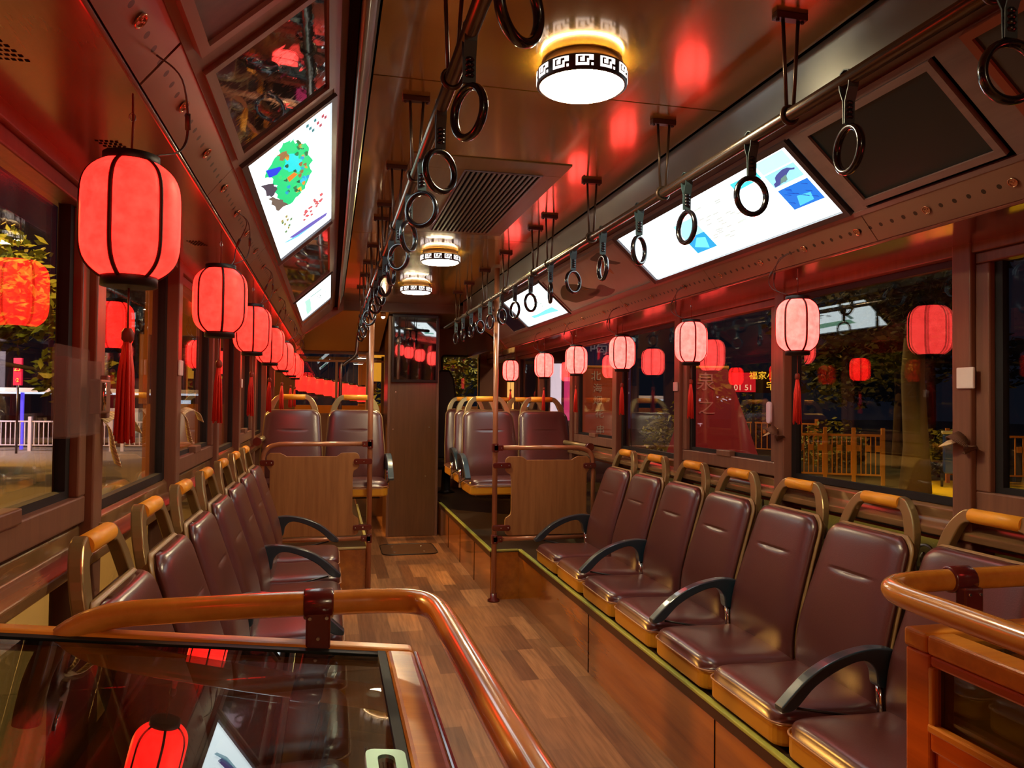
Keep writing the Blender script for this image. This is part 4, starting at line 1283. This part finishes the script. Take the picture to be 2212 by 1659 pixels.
# right-hand box
t = thing('wooden_counter', 'orange-brown wooden counter with a glazed side, lower right corner', 'counter', (0, 0, 0))
def zr(x, y): return .895
XA, XB, YA = .91, 1.60, 1.075
m = MB()
m.box(XA, XB, YA-.05, YA, .862, .893); m.box(XA, XA+.05, .1, YA-.05, .862, .893)
m.build('top_frame', M_BOXW, t, bevel=.006, seg=3)
m = MB()
m.box(XA+.002, XA+.032, YA-.055, YA-.003, 0, .862)
m.box(XA+.002, XA+.032, .1, YA-.055, .845, .862)
m.box(XA+.002, XA+.032, .1, YA-.055, .715, .752)
m.box(XA+.010, XA+.032, .1, YA-.055, .42, .715)
m.box(XA+.002, XA+.032, .1, YA-.055, .35, .42)
m.box(XA+.010, XA+.032, .1, YA-.055, .0, .35)
m.build('side_frame', wood('polished_wood_upright', (168, 74, 16), (204, 96, 26), 'Y', 26, rough=.22, coat=.7, coat_r=.08), t, bevel=.004)
m = MB()
m.box(XA-.004, XA+.012, .1, YA-.055, .745, .758); m.box(XA-.002, XA+.010, YA-.066, YA-.055, .752, .845)
m.build('glazing_bead', P('amber_bead', (196, 120, 40), .25, coat=.6), t, bevel=.003)
MB().box(XA+.018, XA+.022, .1, YA-.06, .752, .845).build('side_glass', M_SMOKE, t)
MB().box(XA+.05, XB, .1, YA-.05, .870, .876).build('glass_top', M_SMOKE, t)
MB().box(XA+.032, XB, YA-.03, YA-.01, 0, .862).build('end_panel', M_BOXW, t)
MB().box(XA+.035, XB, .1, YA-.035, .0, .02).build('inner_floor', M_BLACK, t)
pth = [(.86, .16, .50), (.86, .18, .92), (.865, .3, .948), (.872, .75, .948), (.877, .95, .949)]
pth += [tuple(v) for v in catmull([(.878, .99, .949), (.882, 1.04, .949), (.895, 1.080, .950), (.93, 1.105, .951), (.98, 1.112, .952)], 5)]
pth += [(1.08, 1.112, .953), (1.3, 1.112, .953), (1.62, 1.112, .953)]
t = railing(pth, 'curved polished handrail round the lower right counter', 0, 0)
m = MB()
m.prism([(1.112+.0225*math.cos(a), .953+.0225*math.sin(a)) for a in [2*PI*k/20 for k in range(20)]], 'X', 1.030, 1.075, True)
m.box(1.034, 1.071, 1.078, 1.100, .862, .945)
br = m.build('bracket', M_CLAMP, t, bevel=.003)
b = MB()
for x, z in ((1.042, .935), (1.063, .935), (1.055, .895)): bolt_at(b, x, 1.078, z, .0035)
b.build('bolt', M_BOLT, br)

# ================================================================== OUTSIDE
GZ = -.35
g = MB().add([(-60, -30, GZ), (60, -30, GZ), (60, 70, GZ), (-60, 70, GZ)], [(0, 1, 2, 3)])
struct(g.build('ground', P('asphalt', (120, 112, 104), .6, var=.15, bscale=3, bump=.1)))
# verge strip on the garden side and a kerb
tag(MB().box(3.2, 30, -10, 40, GZ+.005, GZ+.12).build('garden_pavement', P('paving', (60, 54, 40), .7, var=.2, bscale=6)), 'paved footway beyond the right windows', 'pavement')
tag(MB().box(-40, -3.5, 29.5, 30.2, GZ, GZ+.15).build('road_kerb', P('kerb_stone', (150, 146, 150), .7)), 'stone kerb across the road seen through the left windows', 'kerb')

def leaves(name, mat, blobs, n, s, parent, seed):
    r = random.Random(seed); m = MB()
    for _ in range(n):
        c, R = r.choice(blobs)
        d = Vector((r.gauss(0, 1), r.gauss(0, 1), r.gauss(0, 1))).normalized()*R*(r.random()**.4)
        p = Vector(c)+Vector((d.x, d.y, d.z*.8))
        a = Vector((r.gauss(0, 1), r.gauss(0, 1), r.gauss(0, .6))).normalized(); b = a.orthogonal().normalized()
        q = s*r.uniform(.6, 1.3)
        m.add([p-a*q, p+b*q*.45, p+a*q, p-b*q*.45], [(0, 1, 2, 3)])
    return m.build(name, mat, parent)
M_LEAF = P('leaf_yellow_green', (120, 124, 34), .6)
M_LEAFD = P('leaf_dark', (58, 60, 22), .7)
M_BARK = P('bark', (64, 46, 32), .8, bump=.5, bscale=20)
def tree(loc, h, label, mat, seed, rad=2.2, n=3500, s=.12, grp='street trees'):
    t = thing('street_tree', label, 'tree', loc if loc[0] < 2.9 else (loc[0], loc[1], GZ+.12), 0, grp)
    r = random.Random(seed)
    m = MB().tube([(0, 0, 0), (.1, .05, h*.35), (-.05, .1, h*.6), (.1, 0, h*.85)], [.16, .12, .09, .04], 8)
    blobs = []
    for k in range(9):
        a = r.random()*6.28; q = r.uniform(.2, 1)*rad
        e = (q*math.cos(a), q*math.sin(a), h*r.uniform(.36, 1.0))
        m.tube([(0, 0.05, h*.45), (e[0]*.5, e[1]*.5, (h*.45+e[2])/2), e], [.06, .04, .015], 5)
        blobs.append((e, rad*r.uniform(.35, .6)))
    m.build('trunk', M_BARK, t)
    leaves('foliage', mat, blobs, n, s, t, seed)
    return t
tree((-9.5, 17, GZ), 5.8, 'lit yellow-green tree in the nearest left window', M_LEAF, 1, 2.6, 5200, .13)
tree((-6.3, 16, GZ), 5.0, 'lit yellow-green tree behind the nearest left lantern', M_LEAF, 2, 1.9, 3800, .12)
tree((-13.5, 26, GZ), 7.5, 'tall tree far across the road on the left', M_LEAF, 3, 3.4, 3600, .18)
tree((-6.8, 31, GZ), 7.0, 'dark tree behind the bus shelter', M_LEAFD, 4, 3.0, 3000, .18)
tree((2.8, 23, GZ), 5.2, 'lit tree seen in the right rear window', M_LEAF, 5, 2.4, 5200, .12)
tree((6.6, 28, GZ), 5.4, 'second lit tree in the right rear window', M_LEAF, 6, 2.3, 3600, .13)
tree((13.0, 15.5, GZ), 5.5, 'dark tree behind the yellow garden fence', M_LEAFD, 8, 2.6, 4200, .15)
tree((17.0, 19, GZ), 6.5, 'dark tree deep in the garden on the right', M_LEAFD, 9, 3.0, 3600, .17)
def bush(x, y, r_, lb, seed, mat=None):
    t = thing('garden_bush', lb, 'bush', (x, y, GZ+.12), 0, 'bushes behind the garden fence')
    MB().tube([(0, 0, 0), (.03, .02, r_*.9)], [.04, .015], 6).build('stem', M_BARK, t)
    leaves('foliage', mat or M_LEAF, [((0, 0, r_*.9), r_), ((r_*.5, .1, r_*.7), r_*.7), ((-r_*.5, -.1, r_*.7), r_*.7)], 1400, .07, t, seed)
for i, (x, y, r_) in enumerate(((10.6, 14.6, .7), (8.0, 15.2, .8), (12.2, 13.4, .6), (8.4, 17.4, .9), (12.4, 22, 1.1))):
    bush(x, y, r_, '%s bush behind the garden fence on the right' % ORD[i], 30+i)

def fence(p0, p1, h, npost, npick, mat, label, name='street_railing', base=GZ, pr=.012, postr=.045, medal=False):
    p0, p1 = Vector((*p0, base)), Vector((*p1, base)); d = p1-p0; L = d.length
    t = thing(name, label, 'fence', p0, math.atan2(d.y, d.x))
    m = MB(); m.box(0, L, -.02, .02, h-.04, h); m.box(0, L, -.015, .015, h*.18, h*.18+.03)
    m.build('rail', mat, t)
    for k in range(npost+1):
        x = L*k/npost
        MB().box(x-postr, x+postr, -postr, postr, 0, h+.12).build('post', mat, t)
    m = MB()
    for k in range(npick):
        x = L*(k+.5)/npick; m.box(x-pr, x+pr, -.01, .01, h*.18, h-.02)
    if medal:
        for k in range(npick//2):
            x = L*(2*k+1)/npick; m.box(x-.04, x+.04, -.015, .015, h*.66, h*.78)
    o = m.build('picket_panel', mat, t); o['kind'] = 'stuff'
    return t
M_FW = P('fence_white', (214, 210, 236), .45)
M_FY = P('fence_ochre', (205, 132, 50), .5)
fence((-9.6, 25.2), (-6.2, 24.6), .88, 3, 26, M_FW, 'white street railing across the road, seen in the nearest left window')
fence((-5.9, 24.6), (-3.2, 24.2), .88, 3, 20, M_FW, 'white street railing across the road behind the second left window')
fence((8.62, 12.95), (9.90, 12.2), .93, 3, 18, M_FY, 'ochre garden fence with small plaques in the big right window', 'garden_fence', GZ+.12, .009, .032, True)
fence((11.6, 20.4), (13.0, 18.6), .95, 2, 14, M_FY, 'ochre garden fence farther off in the third right window', 'garden_fence', GZ+.12, .014, .05, True)
fence((11.4, 12.3), (12.6, 11.7), .93, 2, 10, M_FY, 'ochre garden fence end beside the ground patch coloured as yellow lamplight', 'garden_fence', GZ+.12, .009, .032, True)

# bus shelter on the far left
t = thing('bus_shelter', 'bus shelter with white canopy and blue light columns across the road', 'shelter', (-8.2, 25.8, GZ))
MB().box(-2.6, 4.2, -.3, 1.2, 1.72, 1.84).build('canopy', P('shelter_white', (210, 208, 200), .5), t)
MB().box(-2.6, 4.2, .0, .05, 1.66, 1.72).build('light_strip', E('cool_strip', (.8, .85, 1), 1.6), t)
for x in (-.75, 3.35, 3.5):
    MB().box(x-.035, x+.035, -.1, .0, 0, 1.7).build('light_column', E('violet_strip', (.12, .08, 1.0), 1.3), t)
m = MB()
for x in (-2.0, 1.2): m.box(x-.05, x+.05, .3, .4, 0, 1.72)
m.build('support', M_LEG, t)
MB().box(1.2, 2.45, -.06, -.02, .72, 1.25).build('notice_board', P('notice_grey', (190, 186, 196), .5), t)
# the mark on the notice board
def text_mesh(body, size, mat, loc, rot, parent, name, extr=.004):
    cu = bpy.data.curves.new(name, 'FONT'); cu.body = body; cu.size = size; cu.extrude = extr
    cu.align_x = 'CENTER'; cu.align_y = 'CENTER'
    ob = bpy.data.objects.new(name, cu); COL.objects.link(ob)
    dg = bpy.context.evaluated_depsgraph_get()
    me = bpy.data.meshes.new_from_object(ob.evaluated_get(dg))
    bpy.data.objects.remove(ob)
    me.materials.clear(); me.materials.append(mat)
    o = bpy.data.objects.new(name, me); COL.objects.link(o)
    o.location = loc; o.rotation_euler = rot
    if parent: o.parent = parent
    return o
text_mesh('3', .34, P('ink_blue', (40, 40, 110), .5), (2.1, -.068, 1.05), (PI/2, 0, 0), t, 'numeral')
for k, (x, w_, z0, z1) in enumerate(((-3.05, .0, 0, 0),)): pass
for i, (x, y, w_) in enumerate(((-4.25, 24.0, .30), (-2.75, 24.2, .16))):
    a = thing('light_display', 'glowing white-blue display board across the road, %s' % ('in the third left window' if i == 0 else 'in the fourth left window'), 'display', (x, y, GZ))
    MB().box(-w_-.05, w_+.05, .0, .12, .0, 1.62).build('housing', M_LEG, a)
    MB().box(-w_, w_, -.01, .0, .72, 1.52).build('display_face', E('display_white', (.55, .72, 1.0), 1.6), a)
    m = MB()
    for k in range(5): m.box(-w_+.04, w_-.06*(k % 3), -.014, -.01, .85+k*.12, .87+k*.12)
    m.build('display_print', P('display_ink', (60, 100, 150), .5), a)
# LED sign on the left
t = thing('led_sign', 'red and yellow LED sign high up in the nearest left window', 'sign', (-8.45, 23.9, 1.9), math.radians(-18))
MB().box(-.12, .12, 0, .06, -.36, .40).build('sign_box', E('led_red', (.9, .01, .06), .9), t)
text_mesh('25', .20, E('led_yellow', (1, .55, .05), 1.6), (0, -.012, .10), (PI/2, 0, 0), t, 'numerals')
text_mesh('·2', .15, MATS['led_yellow'], (0, -.012, -.22), (PI/2, 0, 0), t, 'numerals')
MB().tube([(0, .03, -.36), (0, .03, -2.25)], .03, 8).build('pole', M_LEG, t)

# right side: banners and signs on the footway
def banner(x, y, rz, w0, w1, z0, z1, col, label, texts, name='street_banner', tcol=(220, 190, 150)):
    t = thing(name, label, 'banner', (x, y, 0), rz)
    MB().prism([(-w0/2, z0), (w0/2, z0), (w1/2, z1), (-w1/2, z1)], 'Y', 0, .02).build('cloth', col, t)
    MB().tube([(-w1/2-.02, .01, z1), (w1/2+.02, .01, z1)], .018, 8).build('top_bar', M_FY, t)
    m = MB()
    for sx in (-1, 1): m.tube([(sx*w0/2, .03, z0), (sx*w0/2, .03, GZ+.1)], .012, 6)
    m.build('stand_leg', M_LEG, t)
    for body, sz, tx, tz in texts:
        text_mesh(body, sz, P('banner_ink_%d' % tcol[0], tcol, .5), (tx, -.006, tz), (PI/2, 0, 0), t, 'lettering', .002)
    return t
M_BAN = P('banner_orange', (190, 80, 30), .55)
M_BANR = P('banner_red', (150, 28, 24), .5, var=.25, bscale=4)
banner(2.77, 7.75, -.45, .46, .36, .84, 1.62, M_BAN, 'orange hanging banner with vertical pale characters beyond the fifth right window',
       [('北', .11, -.02, 1.52), ('海', .10, 0, 1.39), ('烟', .10, .0, 1.26), ('花', .10, .02, 1.12), ('串', .10, .03, .95)])
banner(3.86, 7.3, -.50, 1.02, .30, .58, 1.62, M_BANR, 'large red banner flared at the foot beyond the third right window',
       [('泉', .20, -.06, 1.46), ('之', .18, -.05, 1.20)], tcol=(200, 110, 96))
t = banner(3.60, 9.7, -.4, .62, .62, .9, 2.2, P('banner_blue', (20, 24, 96), .5), 'dark blue upright sign with white characters beyond the right lanterns',
       [('喝', .26, -.12, 1.98), ('清', .26, .16, 1.98), ('Z', .3, .2, 1.45), ('·', .3, .0, 1.2)], 'shop_sign', (190, 190, 220))
t = thing('led_ticker', 'red lit sign reading 01 51 with yellow characters beyond the third right window', 'sign', (9.75, 16.4, 1.60), -.55)
MB().box(-.5, .5, 0, .08, -.10, .42).build('sign_box', P('sign_case', (40, 8, 8), .4), t)
MB().box(-.5, .05, -.012, 0, -.08, .38).build('red_field', E('sign_red', (.75, .01, .02), .7), t)
text_mesh('01 51', .19, E('sign_pale', (1, .6, .35), 1.0), (-.23, -.02, .02), (PI/2, 0, 0), t, 'numerals')
text_mesh('福家小炒', .20, E('sign_amber', (1, .5, .03), 1.3), (.30, -.02, .30), (PI/2, 0, 0), t, 'lettering')
text_mesh('宅', .24, MATS['sign_amber'], (.40, -.02, .05), (PI/2, 0, 0), t, 'lettering')
m = MB(); m.box(-.03, .03, .02, .06, -1.85, -.1); m.build('support', M_LEG, t)
# pink/white lit shopfront glow seen between the rear right lanterns
t = thing('shop_window', 'pink and white lit shop window beyond the rear right lanterns', 'shop window', (4.15, 13.6, GZ+.12), -.3)
MB().box(-1.3, 1.3, .05, .3, 0, 2.8).build('shop_wall', P('shop_plum', (70, 30, 26), .6), t)
for i, (x0, x1, z0, z1, c, s) in enumerate(((-1.0, -.72, .9, 1.9, (1, .5, .12), .8), (-.2, .0, .95, 1.95, (1, .75, .85), 1.3), (.05, .35, .9, 1.7, (1, .06, .22), .9), (.62, .9, 1.0, 1.5, (1, .12, .1), .9))):
    MB().box(x0, x1, .0, .05, z0+.23, z1+.23).build('lit_pane', E('shop_glow_%d' % i, c, s), t)
# parked blue machine and amber-lit tree trunk on the right
t = thing('parked_cart', 'blue parked cart at the edge of the big right window', 'cart', (10.9, 11.6, GZ+.14), -.7)
MB().box(-.18, .18, -.2, .2, .25, .95).build('body', P('cart_blue', (24, 60, 170), .3, coat=.5), t, bevel=.03)
MB().box(-.2, .2, -.22, .22, .95, 1.0).build('lid', P('cart_white', (200, 200, 210), .4), t, bevel=.01)
m = MB()
for sx in (-1, 1):
    q = MB().lathe([(.12, -.02), (.12, .02)], 16); q.xf(Matrix.Translation((sx*.2, 0, .12)) @ Matrix.Rotation(PI/2, 4, 'Y')); m.add(q.v, q.f)
m.build('wheel', M_LEG, t)
t = thing('roadside_tree', 'thick dark tree trunk in the middle of the big right window', 'tree', (9.55, 11.0, GZ+.12))
MB().tube([(0, 0, 0), (.02, 0, .8), (-.03, .02, 2.0), (.05, 0, 3.2)], [.26, .20, .18, .16], 12).build('bark', M_BARK, t)
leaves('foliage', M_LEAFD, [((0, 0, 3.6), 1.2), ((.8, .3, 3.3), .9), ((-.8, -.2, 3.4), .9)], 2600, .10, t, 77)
# ground patch on the right, yellow lamplight put into its colour
tag(MB().prism([(6.2, 6.4), (9.0, 6.0), (13.2, 11.6), (12.6, 12.6), (10.9, 12.7), (8.6, 10.2)], 'Z', GZ+.12, GZ+.14).build('yellow_light_patch', P('yellow_light_tint', (225, 190, 20), .6)), 'ground patch coloured as yellow lamplight, seen low through the right windows', 'paving')

# behind the bus: trolley with lanterns
t = thing('following_trolley', 'lit front of another trolley behind the rear window', 'vehicle', (-.55, 12.6, GZ))
m = MB()
m.box(-2.2, 3.2, 0, .12, 2.55, 3.3); m.box(-2.2, 3.2, 0, .12, .3, 1.5)
for x in (-2.2, -.62, 1.05, 3.1): m.box(x-.06, x+.06, -.02, .12, 1.5, 2.55)
m.build('front_body', P('trolley_ochre', (190, 120, 40), .4), t)
MB().box(1.12, 2.7, -.06, -.02, 2.38, 2.52).build('destination_sign', E('amber_sign', (1, .55, .08), 1.5), t)
MB().box(1.12, 2.4, .3, .35, 1.9, 2.34).build('lit_interior', E('amber_panel', (.9, .38, .03), .7), t)
MB().box(-.1, .3, -.06, -.02, 2.62, 2.75).build('pale_sticker', E('sticker_glow', (.7, .85, .9), .9), t)
m = MB()
for x in (-1.12, .72): m.box(x-.02, x+.02, 11.0, 11.04, GZ, 1.86)
m.box(-1.12, .72, 11.0, 11.03, 1.80, 1.84)
for k in range(13): m.box(-.952+k*.115, -.948+k*.115, 11.0-.0, 11.012, 1.50+.13-k*.02, 1.82)
tag(m.build('lantern_rack', P('rack_brown', (90, 60, 40), .5)), 'brown rack carrying the far row of lanterns behind the rear window', 'rack')
M_LANF = E('far_lantern_paper', (1.0, .03, .02), 1.3)
rl = None
for k in range(13):
    x, y = -.95+k*.115, 11.0
    z = 1.56-k*.02
    if rl is None:
        prof = [(.085*(1-abs(u)**3.6*.44), u*.11) for u in [j/8*2-1 for j in range(9)]]
        rl = MB().lathe(prof, 16).build('hanging_lantern', M_LANF); o = rl
        c_ = MB().lathe([(.05, -.13), (.05, -.10)], 10); c_.lathe([(.05, .10), (.05, .13)], 10); c_.build('cap', M_CAPB, rl)
    else:
        o = dup(rl)
    o.location = (x, y, z)
    tag(o, 'far red lantern seen through the rear window, %s in its row from the left' % ['first', 'second', 'third', 'fourth', 'fifth', 'sixth', 'seventh', 'eighth', 'ninth', 'tenth', 'eleventh', 'twelfth', 'thirteenth'][k], 'lantern', 'far lanterns behind the rear window')
